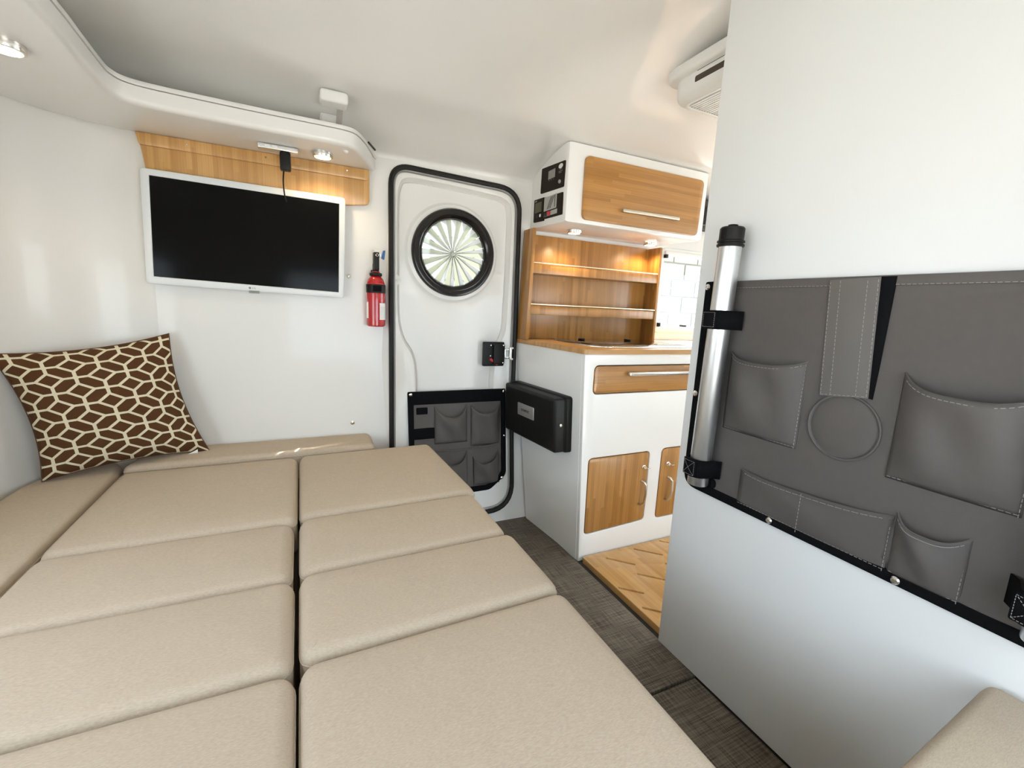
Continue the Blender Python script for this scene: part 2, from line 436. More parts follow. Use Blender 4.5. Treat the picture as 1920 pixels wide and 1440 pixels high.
# ceiling: outer cove, low border, then the raised roof
V, F = [], []
for i, z in PROF: V += [(u, v, z) for u, v in footprint(i)]
def raised(sn):
    return rrect(-.235+sn, YN+.35+sn*.5, XR-.35-sn, 1.728-sn, max(.05, .34-sn*.35), 10)
V += [(u, v, 1.8068) for u, v in raised(-.045)]
for sn, z in RAISE: V += [(u, v, z) for u, v in raised(sn)]
NR = len(V)//NF
for j in range(NR-1): F += [(j*NF+k, (j+1)*NF+k, (j+1)*NF+(k+1) % NF, j*NF+(k+1) % NF) for k in range(NF)]
F.append(tuple((NR-1)*NF+k for k in range(NF))[::-1])
pobj('ceiling', (V, F), GEL, smooth=60, kind='structure')
# door outline in (x,z) on the back wall, following the photo
def wpt(x, y, Y=2.07): p = py(x, y, Y); return (float(p[0]), float(p[2]))
DOOR = fillet([(.358, .055), (.99, .055), (.992, .5), (.99, 1.664), (.366, 1.684)], [.10, .15, 0, .12, .085], 8)
KWIN = rrect(1.905, 1.0, 2.62, 1.475, .05, 5)
zgrid = [0, .05, .1, .2, .3, .4, .5, .6, .75, .9, 1.2, 1.5]
zgrid_b = zgrid+[1.6, 1.70]
pobj('wall_back', fixn(plate([(XL+RC, z) for z in zgrid_b]+[(XR-RC, z) for z in zgrid_b[::-1]], [DOOR, KWIN], W, -.03, 0, grid=.09)), GEL, kind='structure')
# wall_left with both rounded corners, with a window near the camera (out of frame)
LWIN = (.05, 1.0, .80, 1.50)
def strip(path, zs, hole=None):
    V, F = [], []
    for z in zs:
        V += [(*path(k, inset(z)), z) for k in range(path.n)]
    n = path.n
    for j in range(len(zs)-1):
        for k in range(n-1):
            if hole and hole(k, j): continue
            F.append((j*n+k, j*n+k+1, (j+1)*n+k+1, (j+1)*n+k))
    return V, F
class Path:
    def __init__(s, f, n): s.f, s.n = f, n
    def __call__(s, k, i): return s.f(k, i)
LY = [YN+RC, .05, .3, .55, .8, 1.1, 1.3, 1.5, YB-RC]
def leftpath(k, i):
    if k < 10:                                   # near corner: from wall_near to wall_left
        a = -PI/2-.5*PI*k/10; return (XL+RC+(RC-i)*math.cos(a), YN+RC+(RC-i)*math.sin(a))
    k -= 10
    if k < len(LY): return (XL+i, LY[k])
    k -= len(LY)-1
    a = PI-.5*PI*k/10; return (XL+RC+(RC-i)*math.cos(a), YB-RC+(RC-i)*math.sin(a))
zs = [0, .08, .16, .25, .35, .45, .55, .65, .75, .9, 1.1, 1.3, 1.5, 1.70]
pobj('wall_left', strip(Path(leftpath, 10+len(LY)+10), zs, lambda k, j: 11 <= k < 15 and .74 <= zs[j] < 1.29), GEL, smooth=50, kind='structure')
# wall_right with an unseen window added to light the kitchen, wall_near with the wide opening the photo is taken through and an unseen opening added to light the kitchen front and floor
def rp(u, v, d): return (XR-inset(v)-d, u, v)
pobj('wall_right', fixn(plate([(YN+.05, z) for z in zgrid_b]+[(YB-.05, z) for z in zgrid_b[::-1]], [rrect(.45, .85, 1.65, 1.48, .06)], rp, -.03, 0, grid=.2)), GEL, kind='structure')
NO = (-.10, .95, .62, 1.30)
def np_(u, v, d): return (u, YN+inset(v)+d, v)
pobj('wall_near', fixn(plate([(XL+RC, z) for z in zgrid_b]+[(XR, z) for z in zgrid_b[::-1]], [rrect(NO[0], NO[2], NO[1], NO[3], .08), rrect(1.55, .06, 2.20, 1.30, .08)], np_, -.03, 0, grid=.2)), GEL, kind='structure')
portal('portal_near', ((NO[0]+NO[1])/2, YN-.04, (NO[2]+NO[3])/2), (0, 1, 0), NO[1]-NO[0]+.05, NO[3]-NO[2]+.05)
portal('portal_added_opening', (1.875, YN-.04, .68), (0, 1, 0), .70, 1.28)  # for the opening added on the kitchen side as a light source
portal('portal_left', (XL-.02, .575, 1.02), (1, 0, 0), 1.05, .55)
portal('portal_right', (XR+.04, 1.05, 1.165), (-1, 0, 0), 1.20, .63)  # for the added right window
portal('portal_kitchen', (2.26, YB+.04, 1.24), (0, -1, 0), .72, .48)
# outside
pobj('ground', box(-12, -12, -.60, 14, 12, -.50), GROUND, kind='structure')

# partition
pobj('wall_partition', fixn(plate([(YN+.02, 0), (1.0, 0), (1.0, 1.955), (.6, 1.955), (YN+.60, 1.88), (YN+.35, 1.81), (YN+.10, 1.77), (YN+.02, 1.71)], [], lambda u, v, d: (PART_X-d, u, v), -.03, 0, .004)), LAM, kind='structure')

# ------------------------------------------------------------------ kitchen window and what is outside it
kw = thing('window_1', 'white framed kitchen window at the right of the spice rack', None, (2.26, 2.09, 1.0), kind='structure')
pobj('frame', fixn(plate(offset(ccw(KWIN), -.012), [offset(ccw(KWIN), .028)], W, -.035, .010, .005)), WPL, kw)
pobj('pane', fixn(plate(offset(ccw(KWIN), .02), [], W, -.022, -.018)), GLASS, kw)
pobj('blind_cassette', box(1.93, 2.055, 1.442, 2.60, 2.078, 1.468, .005), WPL, kw)
pobj('latch', box(2.10, 2.045, 1.032, 2.14, 2.066, 1.044, .003), BLKP, kw)
pobj('latch', box(1.925, 2.058, 1.028, 1.945, 2.07, 1.052, .002), BLKP, kw)
pobj('latch', box(1.925, 2.05, 1.425, 1.945, 2.07, 1.445, .002), BLKP, kw)
bw = thing('block_wall', 'pale concrete block wall outside the kitchen window', 'wall', (3.6, 4.4, -.5))
pobj('mortar_core', box(1.2, 4.42, -.5, 7.4, 4.6, 2.2), GREY_BL, bw)
bme = None
for j in range(13):
    for i in range(15):
        x = 1.2+.41*i-(.2 if j % 2 else 0); z = -.5+.205*j
        if bme is None:
            b0 = pobj('block', box(0, 0, 0, .395, .17, .19, .006, 1), GREY_BL, bw); bme = b0.data; ob = b0
        else:
            ob = bpy.data.objects.new('block', bme); COL.objects.link(ob); ob.parent = bw; ob.matrix_parent_inverse = Matrix.Translation(-BASES[bw])
        ob.location = (x, 4.40+random.uniform(-.004, .004), z)
vine = thing('bare_branch', 'thin bare branch seen through the kitchen window', 'branch', (4.0, 4.3, 1.2))
b1 = [(3.6, 4.30, 1.62), (3.9, 4.28, 1.50), (4.2, 4.3, 1.42), (4.6, 4.3, 1.36), (5.1, 4.32, 1.34)]
pobj('stem', tube(b1, .010, 6), simple('bark', (.26, .16, .12), .8, noise=.2), vine)
pobj('twig', tube([(3.85, 4.28, 1.52), (3.74, 4.29, 1.44), (3.72, 4.29, 1.36), (3.60, 4.30, 1.33)], .007, 6), MATS['bark'], vine)
pobj('twig', tube([(3.72, 4.29, 1.38), (3.80, 4.29, 1.33), (3.90, 4.3, 1.35)], .006, 6), MATS['bark'], vine)
fau = thing('wall_spigot', 'small grey spigot on the block wall outside', 'spigot', (3.68, 4.38, 1.28))
pobj('body', lathe([(.02, 0), (.02, .05), (.014, .06), (.014, .13), (.02, .135), (.02, .16)], 12, (3.68, 4.30, 1.27)), simple('zinc', (.28, .27, .27), .5, metal=.6), fau)
pobj('handle', lathe([(.03, 0), (.034, .006), (.03, .012)], 12, (3.68, 4.30, 1.44)), MATS['zinc'], fau)
pobj('pipe', tube([(3.68, 4.42, 1.34), (3.68, 4.30, 1.34)], .012, 8), MATS['zinc'], fau)

# ------------------------------------------------------------------ entry door with round window
door = thing('door_1', 'white moulded trailer door with round window and black rubber seal', None, (.68, 2.08, .05), kind='structure')
D0 = ccw(DOOR)
def ringstrip(loops):
    """loft equal-length (u,v,d) loops"""
    n = len(loops[0]); V = [W(u, v, d) for l in loops for u, v, d in l]; F = []
    for j in range(len(loops)-1):
        F += [(j*n+k, j*n+(k+1) % n, (j+1)*n+(k+1) % n, (j+1)*n+k) for k in range(n)]
    return V, F
sl = []
for a in range(9):
    t = 2*PI*a/8; sl.append([(u, v, .006+.012*math.sin(t)) for u, v in offset(D0, .004-.0115*math.cos(t))])
pobj('rubber_seal', fixn(ringstrip(sl)), RUB, door)
WC, WR = (.662, 1.338), .198
rim = offset(D0, .001)
PAN = crom([(.405, 1.30), (.405, 1.50), (.415, 1.600), (.455, 1.632), (.60, 1.630), (.80, 1.620), (.905, 1.607), (.94, 1.56), (.945, 1.40), (.942, 1.10), (.935, .98), (.905, .90), (.885, .80), (.88, .70), (.88, .45),
            (.87, .30), (.80, .22), (.60, .20), (.52, .22), (.495, .35), (.492, .60), (.492, .76), (.475, .86), (.43, .94), (.408, 1.05)], 5)
PAN = ccw(PAN)
leaf = merge(
    ringstrip([[(u, v, -.027) for u, v in offset(D0, -.006)], [(u, v, -.028) for u, v in offset(D0, .010)], [(u, v, -.012) for u, v in offset(D0, .017)], [(u, v, -.004) for u, v in offset(D0, .024)]]),
    plate(offset(D0, .024), [offset(PAN, -.012)], W, 0, -.004, grid=.07, back=False),
    ringstrip([[(u, v, -.004) for u, v in offset(PAN, -.012)], [(u, v, -.006) for u, v in offset(PAN, -.008)], [(u, v, -.038) for u, v in offset(PAN, .000)], [(u, v, -.043) for u, v in offset(PAN, .004)], [(u, v, -.034) for u, v in offset(PAN, .009)]]),
    plate(offset(PAN, .009), [circle(*WC, .232)], W, 0, -.034, grid=.07, back=False))
c = lambda r, d: [(u, v, d) for u, v in circle(*WC, r)]
leaf = merge(leaf, ringstrip([c(.232, -.034), c(.227, -.031), c(.217, -.016), c(.207, -.013), c(.155, -.013), c(.155, -.024)]))
pobj('leaf', fixn(leaf), GEL, door)
def wring(prof, n=64):
    V, F = [], []
    for r, d in prof:
        V += [(WC[0]+r*math.cos(2*PI*k/n), YB-d, WC[1]+r*math.sin(2*PI*k/n)) for k in range(n)]
    for j in range(len(prof)-1): F += [(j*n+k, j*n+(k+1) % n, (j+1)*n+(k+1) % n, (j+1)*n+k) for k in range(n)]
    return V, F
pobj('porthole_ring', fixn(wring([(.200, -.014), (.199, .004), (.194, .011), (.184, .013), (.176, .010), (.170, .011), (.160, .006), (.153, -.004), (.150, -.010), (.151, -.024), (.200, -.024), (.200, -.014)])), BLKG, door)
for k in range(36):                                   # pleated sunburst shade: folded wedges
    a0, a1 = 2*PI*(k-.5)/36, 2*PI*(k+.5)/36
    r0, r1 = .012, .152
    if k % 2: a1 -= .030
    else: a0 += .0
    if k % 2 == 0: h0, h1 = -.023, -.016
    else: h0, h1 = -.016, -.023
    V = [(WC[0]+r*math.cos(a), YB-h, WC[1]+r*math.sin(a)) for a, h in ((a0, h0), (a1, h1)) for r in (r0, r1)]
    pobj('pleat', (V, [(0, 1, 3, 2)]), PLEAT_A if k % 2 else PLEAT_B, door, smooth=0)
pobj('pleat_hub', lathe([(.013, 0), (.013, .006), (.009, .010), (.004, .011)], 20, (WC[0], YB+.026, WC[1]), (0, -1, 0)), simple('hub_grey', (.45, .47, .42), .5), door)
for (u, v) in ((.392, 1.198), (.395, .585)):
    e = pobj('screw_boss', lathe([(.024, 0), (.022, .005), (.012, .007), (.010, .006)], 20, (u, wy(v)+.008, v), (0, -1, 0)), GEL, door)
    pobj('screw', lathe([(.005, 0), (.005, .003), (.003, .004)], 12, (u, wy(v)+.0015, v), (0, -1, 0)), NICK, e)
# latch
lt = thing('door_latch', 'black door latch with red lever and chrome catch', 'latch', (.88, 2.07, .80))
pobj('plate', fixn(plate(rrect(.822, .803, .936, .925, .006, 3), [], W, -.006, .008, .003)), BLKP, lt)
pobj('case', fixn(plate(rrect(.872, .815, .932, .915, .006, 3), [], W, .004, .026, .004)), BLKP, lt)
pobj('release_lever', fixn(plate(fillet([(.852, .835), (.862, .845), (.905, .822), (.898, .806)], .004, 3), [], W, .008, .018, .003)), REDP, lt)
for u, v in ((.862, .908), (.922, .910), (.861, .855), (.922, .822)):
    pobj('screw', lathe([(.0042, 0), (.004, .003), (.002, .004)], 10, (u, wy(v)-(.026 if u > .9 else .008), v), (0, -1, 0)), CHR, lt)
pobj('catch_arm', fixn(plate(rrect(.936, .842, .968, .892, .004, 3), [rrect(.944, .852, .960, .882, .003, 2)], W, .006, .016, .002)), CHR, lt)
pobj('strike_plate', fixn(plate(rrect(.960, .835, 1.000, .902, .005, 3), [rrect(.972, .845, .990, .892, .003, 2)], W, .020, .026, .002)), CHR, lt)
# wall fittings
for u, v, lab in ((.194, 1.199, 'small screw in white wall just right of the television'), (.199, .556, 'small screw in white wall above the narrow cushion, farthest from the door'),
                  (.301, .597, 'upper of two small screws beside the lower door seal'), (.303, .529, 'lower of two small screws beside the lower door seal')):
    s = thing('wall_screw', lab, 'screw', (u, wy(v), v), group='screws in the white back wall')
    pobj('washer', lathe([(.0095, 0), (.009, .002), (.006, .003)], 18, W(u, v, 0), (0, -1, 0)), NICK, s)
    pobj('head', lathe([(.0055, 0), (.005, .002), (.002, .003)], 12, W(u, v, .003), (0, -1, 0)), STEEL, s)
pobj('tape_scrap', fixn(plate(fillet([(.328, 1.285), (.342, 1.278), (.347, 1.322), (.336, 1.318)], .004, 3), [], W, 0, .0006)), BLUE, label='scrap of blue tape by the door seal above the red cylinder', cat='tape')
# door organizer
og = thing('door_organizer', 'small dark grey pocket organizer with black binding hung on the door', 'organizer', (.70, 2.06, .17))
OUT = ccw(fillet([(.452, .21), (.60, .165), (.86, .168), (.955, .235), (.952, .685), (.446, .685)], [.01, .12, .06, .05, .008, .008], 6))
def Wd(u, v, d): return W(u, v, d-.003)
INN = ccw(fillet([(.475, .225), (.60, .195), (.85, .195), (.928, .25), (.925, .622), (.475, .622)], [.01, .10, .05, .04, .005, .005], 6))
pobj('backing', fixn(plate(offset(OUT, .003), [], Wd, -.001, .004, grid=.08)), GREYF, og)
pobj('binding', fixn(plate(OUT, [INN], Wd, .001, .009, .003, grid=0)), BLKW, og)
pobj('velcro_patch', fixn(plate(rrect(.487, .575, .542, .608, .004, 2), [], Wd, .003, .009, .002)), BLKW, og)
pobj('velcro_band', fixn(plate(rrect(.470, .455, .575, .508, .004, 2), [], Wd, .003, .010, .002)), BLKW, og)
def U4(s): return 1-abs(2*s-1)**3.0
def pocket(name, u0, u1, v0, v1, mapf, parent, bulge, sag, mat=GREYF, nu=18, nv=14, wav=.0, base=.005, tilt=0.0, rim=False, seed=0):
    """cloth pocket, open at the top: sides and bottom sewn down, the top edge stands off and dips"""
    V, F = [], []; rnd = random.Random(seed); ph = rnd.uniform(0, 6)
    for j in range(nv+1):
        t = j/nv
        for i in range(nu+1):
            s = i/nu; arch = U4(s)
            vt = v1-sag*arch+tilt*(s-.5)
            v = v0+(vt-v0)*t; u = u0+(u1-u0)*s
            d = base+bulge*arch*(t**.55)*(1-.25*t)+wav*math.sin(s*9+ph+t*3)*t*(1-t)*4*arch+wav*.7*math.sin(t*7+s*4+ph)*arch*t
            V.append(mapf(u, v, d))
    n = nu+1
    F = [(j*n+i, j*n+i+1, (j+1)*n+i+1, (j+1)*n+i) for j in range(nv) for i in range(nu)]
    top = [((u0+(u1-u0)*i/nu), v1-sag*U4(i/nu)+tilt*(i/nu-.5), base+bulge*U4(i/nu)*.75) for i in range(nu+1)]
    o = pobj(name, (V, F), mat, parent)
    md = o.modifiers.new('thick', 'SOLIDIFY'); md.thickness = .0022; md.offset = 0
    h = pobj('hem', tube([mapf(*p) for p in top], .0022, 6), mat, o)
    return o, top
pocket('pocket', .575, .742, .425, .612, Wd, og, .048, .055, wav=.009, seed=1)
pocket('pocket', .762, .922, .400, .612, Wd, og, .046, .045, wav=.009, tilt=.01, seed=2)
pocket('pocket', .575, .742, .20, .375, Wd, og, .040, .055, wav=.006, seed=3)
pocket('pocket', .772, .915, .20, .360, Wd, og, .038, .048, wav=.005, tilt=.025, seed=4)
pobj('fold_seam', tube([Wd(.58, .392, .010), Wd(.70, .388, .018), Wd(.80, .392, .018), Wd(.918, .402, .008)], .004, 8), GREYF, og)
for u, v in ((.460, .672), (.942, .672), (.945, .440), (.928, .222)):
    pobj('snap', lathe([(.0085, 0), (.0085, .003), (.006, .005), (.002, .006)], 16, Wd(u, v, .008), (0, -1, 0)), CHR, og)

# ------------------------------------------------------------------ television, panel, shelf
tv = thing('television', 'wall mounted flat television with white bezel and black screen', 'television', (-.15, 2.05, 1.105))
TY = 2.032
def T(u, v, d): return (u, TY-d, v)
tl, tr, br, bl = [wpt(*p, TY) for p in ((261, 313), (648, 371), (645, 559), (274, 531))]
TVO = ccw(fillet([bl, br, tr, tl], .014, 5))
def lerp2(a, b, t): return (a[0]+(b[0]-a[0])*t, a[1]+(b[1]-a[1])*t)
SCO = [wpt(*p, TY) for p in ((279, 328), (636, 382), (635, 548), (288, 518))]
SCO = ccw(SCO)
pobj('bezel', fixn(plate(TVO, [SCO], T, -.010, 0, .003)), TVW, tv)
pobj('back_shell', fixn(plate(offset(TVO, .002), [], T, -.030, -.006)), WPL, tv)
pobj('screen', fixn(plate(offset(SCO, -.001), [], T, -.008, -.003)), SCRN, tv)
mb = wpt(472, 541, TY); tvr = Vector((br[0]-bl[0], 0, br[1]-bl[1]))
lg = pobj('logo_disc', lathe([(.0042, 0), (.004, .0006)], 18, (mb[0]-.006, TY-.0002, mb[1]+.002), (0, -1, 0)), simple('logo_grey', (.16, .16, .17), .5), tv)
text('logo_text', 'LG', .010, (mb[0]+.008, TY, mb[1]+.0015), tvr, (0, 0, 1), MATS['logo_grey'], tv)
pobj('joystick_tab', box(mb[0]-.010, TY-.002, 1.108, mb[0]+.026, TY+.012, 1.118, .002), DISP, tv)
pobj('wall_mount', box(-.25, TY+.02, 1.20, -.05, YB-.005, 1.40, .004), BLKP, tv)

wp = thing('tv_backboard', 'bamboo backboard behind the television under the white shelf', 'board', (-.1, 2.06, 1.48))
pa = wpt(252, 240, 2.055); pb = wpt(693, 327, 2.055); pc = wpt(693, 384, 2.055)
BO = [(pa[0]+.022, 1.40), (pc[0], pc[1]), (pb[0], 1.632), (pa[0], 1.632), (pa[0]+.012, 1.585), (pa[0]+.02, 1.52)]
def Wb(u, v, d): return (u, 2.058-d, v)
pobj('panel', fixn(plate(ccw(fillet(BO, [0, .022, 0, 0, .01, .02], 4)), [], Wb, -.018, .0, .003)), BAMV_T, wp)
s0, s1 = wpt(263, 262, 2.05), wpt(692, 344, 2.05)
st = pobj('cleat', fixn(plate(ccw(fillet([(pa[0]+.01, 1.594), (pb[0]-.005, 1.590), (pb[0]-.002, 1.633), (pa[0]+.002, 1.633)], [.004, .016, 0, 0], 4)), [], Wb, 0, .012, .002)), BAMV_T, wp)
for x in (-.345, -.10, .19): pobj('screw', lathe([(.004, 0), (.003, .002)], 10, (x, 2.046, 1.616), (0, -1, 0)), CHR, st)

SZ0, SZ1 = 1.634, 1.696
shelf = thing('overhead_shelf', 'white moulded corner shelf running along two walls above the bed', 'shelf', (-.6, 1.9, SZ0))
outer = [(.305, YB-.008), (XL+RC, YB-.008)] + [(XL+RC+(RC-.008)*math.cos(PI/2+.5*PI*k/10), YB-RC+(RC-.008)*math.sin(PI/2+.5*PI*k/10)) for k in range(1, 11)] + [(XL+.008, .30)]
inner_pts = [(-.445, .30), (-.447, 1.0), (-.452, 1.45), (-.460, 1.66), (-.456, 1.720), (-.432, 1.758), (-.36, 1.775), (-.14, 1.788), (.08, 1.792), (.160, 1.796), (.200, 1.818), (.238, 1.89), (.268, 1.97), (.292, 2.045)]
inner = [inner_pts[0], inner_pts[1]] + crom(inner_pts[2:], 4, closed=False)
SO = ccw(outer+inner)
Tz = lambda u, v, d: (u, v, d)
# thick plate with rounded lower front edge: use mirrored depth so the rounding is underneath
pobj('body', fixn(plate(SO, [], lambda u, v, d: (u, v, SZ0+SZ1-d), SZ0+.0125, SZ1, .016, 4)), GEL, shelf)
pobj('lip', fixn(plate(offset(SO, -.003), [], Tz, SZ1-.010, SZ1+.004, .003)), GEL, shelf)
pobj('end_slot', tube([tuple(pz(691, 267, SZ1+.005)), tuple(pz(703, 281, SZ1+.005))], .004, 8), BLKP, shelf)
def puck(name, label, x, y, z, group, en=3.0, r=.036):
    t = thing(name, label, 'lamp', (x, y, z), group)
    pobj('rim', lathe([(r*.70, 0), (r, 0), (r, .008), (r*.94, .015), (r*.80, .016), (r*.78, .010), (r*.78, .003)], 28, (x, y, z), (0, 0, -1), cap=False), CHR, t)
    pobj('lens', lathe([(r*.80, .002), (r*.80, .013), (r*.55, .016), (r*.2, .0165)], 28, (x, y, z), (0, 0, -1)), PUCK, t)
    l = bpy.data.lights.new('puck_glow', 'SPOT'); l.energy = en; l.color = (1, .74, .42); l.spot_size = math.radians(150); l.spot_blend = .6; l.shadow_soft_size = .02
    o = bpy.data.objects.new('puck_glow', l); COL.objects.link(o); o.parent = t; o.location = (0, 0, -.022)
p = pz(605, 287, SZ0); puck('puck_light', 'lit round chrome puck light under the shelf above the television', p[0], p[1], SZ0, 'round puck lights')
p = pz(8, 80, SZ0); puck('puck_light', 'lit round puck light under the left run of the corner shelf', p[0], p[1], SZ0, 'round puck lights')
p = pz(648, 283, SZ0)
pobj('push_button', lathe([(.009, 0), (.009, .004), (.006, .007), (.002, .008)], 16, (p[0], p[1], SZ0), (0, 0, -1)), WPL, label='small white round button under the shelf next to the puck light', cat='button')
# outlet strip, plug, cord
p0, p1 = pz(486, 268, SZ0), pz(562, 284, SZ0)
os_ = thing('outlet_strip', 'slim silver outlet strip fixed under the shelf', 'outlet', ((p0[0]+p1[0])/2, 1.99, SZ0))
pobj('housing', box(-.118, 1.920, SZ0-.018, .012, 1.962, SZ0, .004), ALU, os_)
pobj('cover', box(-.115, 1.916, SZ0-.015, .009, 1.923, SZ0-.004, .001), simple('strip_face', (.62, .62, .60), .4, metal=.3), os_)
for x in (-.095, -.072): pobj('socket', box(x, 1.9150, SZ0-.013, x+.016, 1.9165, SZ0-.006), WPL, os_)
pl = thing('power_adapter', 'black power adapter hanging from the silver outlet strip', 'adapter', (-.04, 1.975, SZ0-.09))
pobj('block', box(-.050, 1.924, SZ0-.080, -.014, 1.958, SZ0-.0185, .005), BLKP, pl)
pobj('cord', tube(crom([(-.038, 1.942, SZ0-.078), (-.042, 1.975, SZ0-.11), (-.040, 2.02, SZ0-.15), (-.03, 2.045, SZ0-.19), (-.03, 2.048, SZ0-.25)], 5, False), .0026, 6), BLKP, pl)
# strap brackets in the loft
def zc(y):                      # ceiling height above a point near the back wall
    for (a, za), (b, zb) in zip(PROF, PROF[1:]):
        if a <= YB-y <= b: return za+(zb-za)*((YB-y)-a)/(b-a+1e-9)
    return PROF[-1][1]
sb = thing('strap_retractor', 'white strap retractor housing under the ceiling above the shelf, with grey strap', 'retractor', (.13, 1.80, 1.79))
pobj('housing', box(.082, 1.775, 1.762, .172, 1.845, 1.800, .010, 4), WPL, sb)
pobj('strap', fixn(plate([(0, 0), (.020, 0), (.024, .10), (.006, .10)], [], lambda u, v, d: (.140+u-.06*v, 1.838+v*.9+d, 1.770-v*.70), 0, .0015)), GREYS, sb)
sb2 = thing('strap_anchor', 'lower white anchor block behind the shelf edge below the strap housing', 'anchor', (.12, 1.98, 1.72))
pobj('block', box(.088, 1.930, 1.722, .162, 1.985, 1.776, .006, 3), WPL, sb2)
pobj('cap', box(.094, 1.926, 1.728, .156, 1.932, 1.768, .003, 2), WPL, sb2)

# ------------------------------------------------------------------ fire extinguisher
EX, EY, EZ = .298, 2.028, .992
fe = thing('fire_extinguisher', 'red fire extinguisher strapped to the wall beside the door', 'extinguisher', (EX, EY, EZ))
pobj('cylinder', lathe([(.034, 0), (.038, .004), (.0385, .012), (.0385, .172), (.0365, .186), (.031, .200), (.023, .210), (.017, .215), (.016, .232)], 40, (EX, EY, EZ)), RED, fe)
pobj('strap', lathe([(.0388, .142), (.0402, .143), (.0402, .177), (.0388, .178)], 40, (EX, EY, EZ), cap=False), BLKP, fe)
pobj('buckle', box(EX-.018, EY-.0425, EZ+.148, EX+.018, EY-.038, EZ+.172, .002), BLKW, fe)
pobj('collar', lathe([(.024, .213), (.026, .216), (.026, .224), (.020, .228)], 24, (EX, EY, EZ)), BLKP, fe)
pobj('valve', lathe([(.015, .225), (.013, .245), (.013, .262), (.010, .27)], 20, (EX, EY, EZ)), BLKP, fe)
pobj('lever', box(EX-.011, EY-.030, EZ+.236, EX+.011, EY+.012, EZ+.312, .004), BLKP, fe)
pobj('lever_cap', box(EX-.0115, EY-.031, EZ+.309, EX+.0115, EY+.010, EZ+.320, .003), simple('cap_white', (.75, .72, .66), .4), fe)
pobj('gauge', lathe([(.0065, 0), (.0065, .004), (.005, .005)], 16, (EX+.001, EY-.030, EZ+.298), (0, -1, 0)), CHR, fe)
pobj('gauge_face', lathe([(.0042, 0), (.004, .001)], 16, (EX+.001, EY-.0352, EZ+.298), (0, -1, 0)), BLKP, fe)
pobj('pull_pin', tube([(EX+.010+.008*math.cos(a), EY-.012, EZ+.298+.008*math.sin(a)) for a in np.linspace(0, 2*PI, 14, endpoint=False)], .0009, 6, True), CHR, fe)
pobj('bracket', box(EX-.014, EY+.036, EZ+.05, EX+.014, wy(1.1)-.001, EZ+.24, .002), BLKP, fe)
def lab(a0, a1, z0, z1, r):
    V, F = [], []; n = 10
    for z in (z0, z1):
        V += [(EX+r*math.cos(a0+(a1-a0)*k/n), EY+r*math.sin(a0+(a1-a0)*k/n), z) for k in range(n+1)]
    return V, [(k, k+1, n+1+k+1, n+1+k) for k in range(n)]
R_ = math.radians
l1 = pobj('label', lab(R_(-75), R_(5), EZ+.030, EZ+.100, .0390), simple('label_white', (.86, .84, .82), .4), fe)
pobj('label_print', lab(R_(-70), R_(2), EZ+.034, EZ+.086, .0393), LBL, l1)
pobj('label', lab(R_(-186), R_(-150), EZ+.035, EZ+.103, .0390), MATS['label_white'], fe)

# ------------------------------------------------------------------ kitchen base cabinet
KY, KZ, KR = 1.525, .925, 2.75
def kx(y, z): return 1.098-.09*(y-1.52)-.045*z/.93
kc = thing('kitchen_cabinet', 'white kitchen base cabinet with bamboo drawer and doors', 'cabinet', (1.7, 1.8, 0))
zb = -.011
body = hexa([(kx(KY+.02, 0), KY+.02, zb), (KR, KY+.02, zb), (KR, 1.965, zb), (kx(1.965, 0), 1.965, zb), (kx(KY+.02, KZ), KY+.02, KZ), (KR, KY+.02, KZ), (KR, 2.075, KZ), (kx(2.075, KZ), 2.075, KZ)])
pobj('body', body, GEL2, kc)
def K(u, v, d): return (u, KY-d, v)
def kpt(x, y): q = py(x, y, KY); return (float(q[0]), float(q[2]))
DRW = rrect(1.106, .753, 2.10, .878, .022, 5)
DR1 = ccw(fillet([(1.118, .112), (1.458, .130), (1.456, .472), (1.112, .470)], .022, 5))
DR2 = rrect(1.528, .125, 1.90, .478, .022, 5)
FF = [(kx(KY, z), z) for z in (zb, .3, .6, KZ)][::-1]+[(KR, zb), (KR, KZ)]
FF = [(kx(KY, zb), zb), (KR, zb), (KR, KZ), (kx(KY, KZ), KZ)]
pobj('face_frame', fixn(plate(FF, [DRW, DR1, DR2], K, -.0205, 0, .004, 3)), GEL2, kc)
pobj('recess_liner', box(1.10, KY+.013, .10, 2.2, KY+.0195, .89), BRN, kc)
dw = pobj('drawer', fixn(plate(offset(ccw(DRW), .004), [], K, -.012, -.001, .002)), BAMH, kc)
h0, h1 = (1.277, .838), (1.62, .845)
hb = tube([K(1.277, .842, .020), K(1.66, .842, .020)], .0062, 10)
pobj('handle', fixn(plate(rrect(1.275, .832, 1.70, .849, .004, 3), [], K, .014, .026, .004)), CHR, dw)
for x in (1.290, 1.68): pobj('handle_post', box(x-.006, KY-.016, .834, x+.006, KY+.002, .846, .001), CHR, dw)
for nm, ol, lx, hx in (('left', DR1, 1.425, 1.427), ('right', DR2, 1.573, 1.588)):
    dd = pobj('door', fixn(plate(offset(ccw(ol), .004), [], K, -.012, -.001, .002)), BAMV, kc)
    pobj('lock', lathe([(.0105, 0), (.0105, .004), (.007, .006), (.007, .014), (.0055, .016)], 18, K(lx, .398, -.001), (0, -1, 0)), CHR, dd)
    pobj('handle', tube([K(hx-.004, .330, -.001), K(hx, .328, .014), K(hx+.002, .318, .026), K(hx, .275, .030), K(hx-.002, .232, .026), K(hx-.006, .218, .014), K(hx-.008, .216, -.001)], .0058, 8), NICK, dd)
    pobj('key', box(lx+.004, KY-.026, .3965, lx+.020, KY-.016, .3995, .001), CHR, dd)
wt = thing('worktop', 'bamboo kitchen worktop with rounded front corner', 'worktop', (1.8, 1.78, KZ))
wl0, wl1 = kx(KY, KZ)-.006, kx(2.07, KZ)-.006
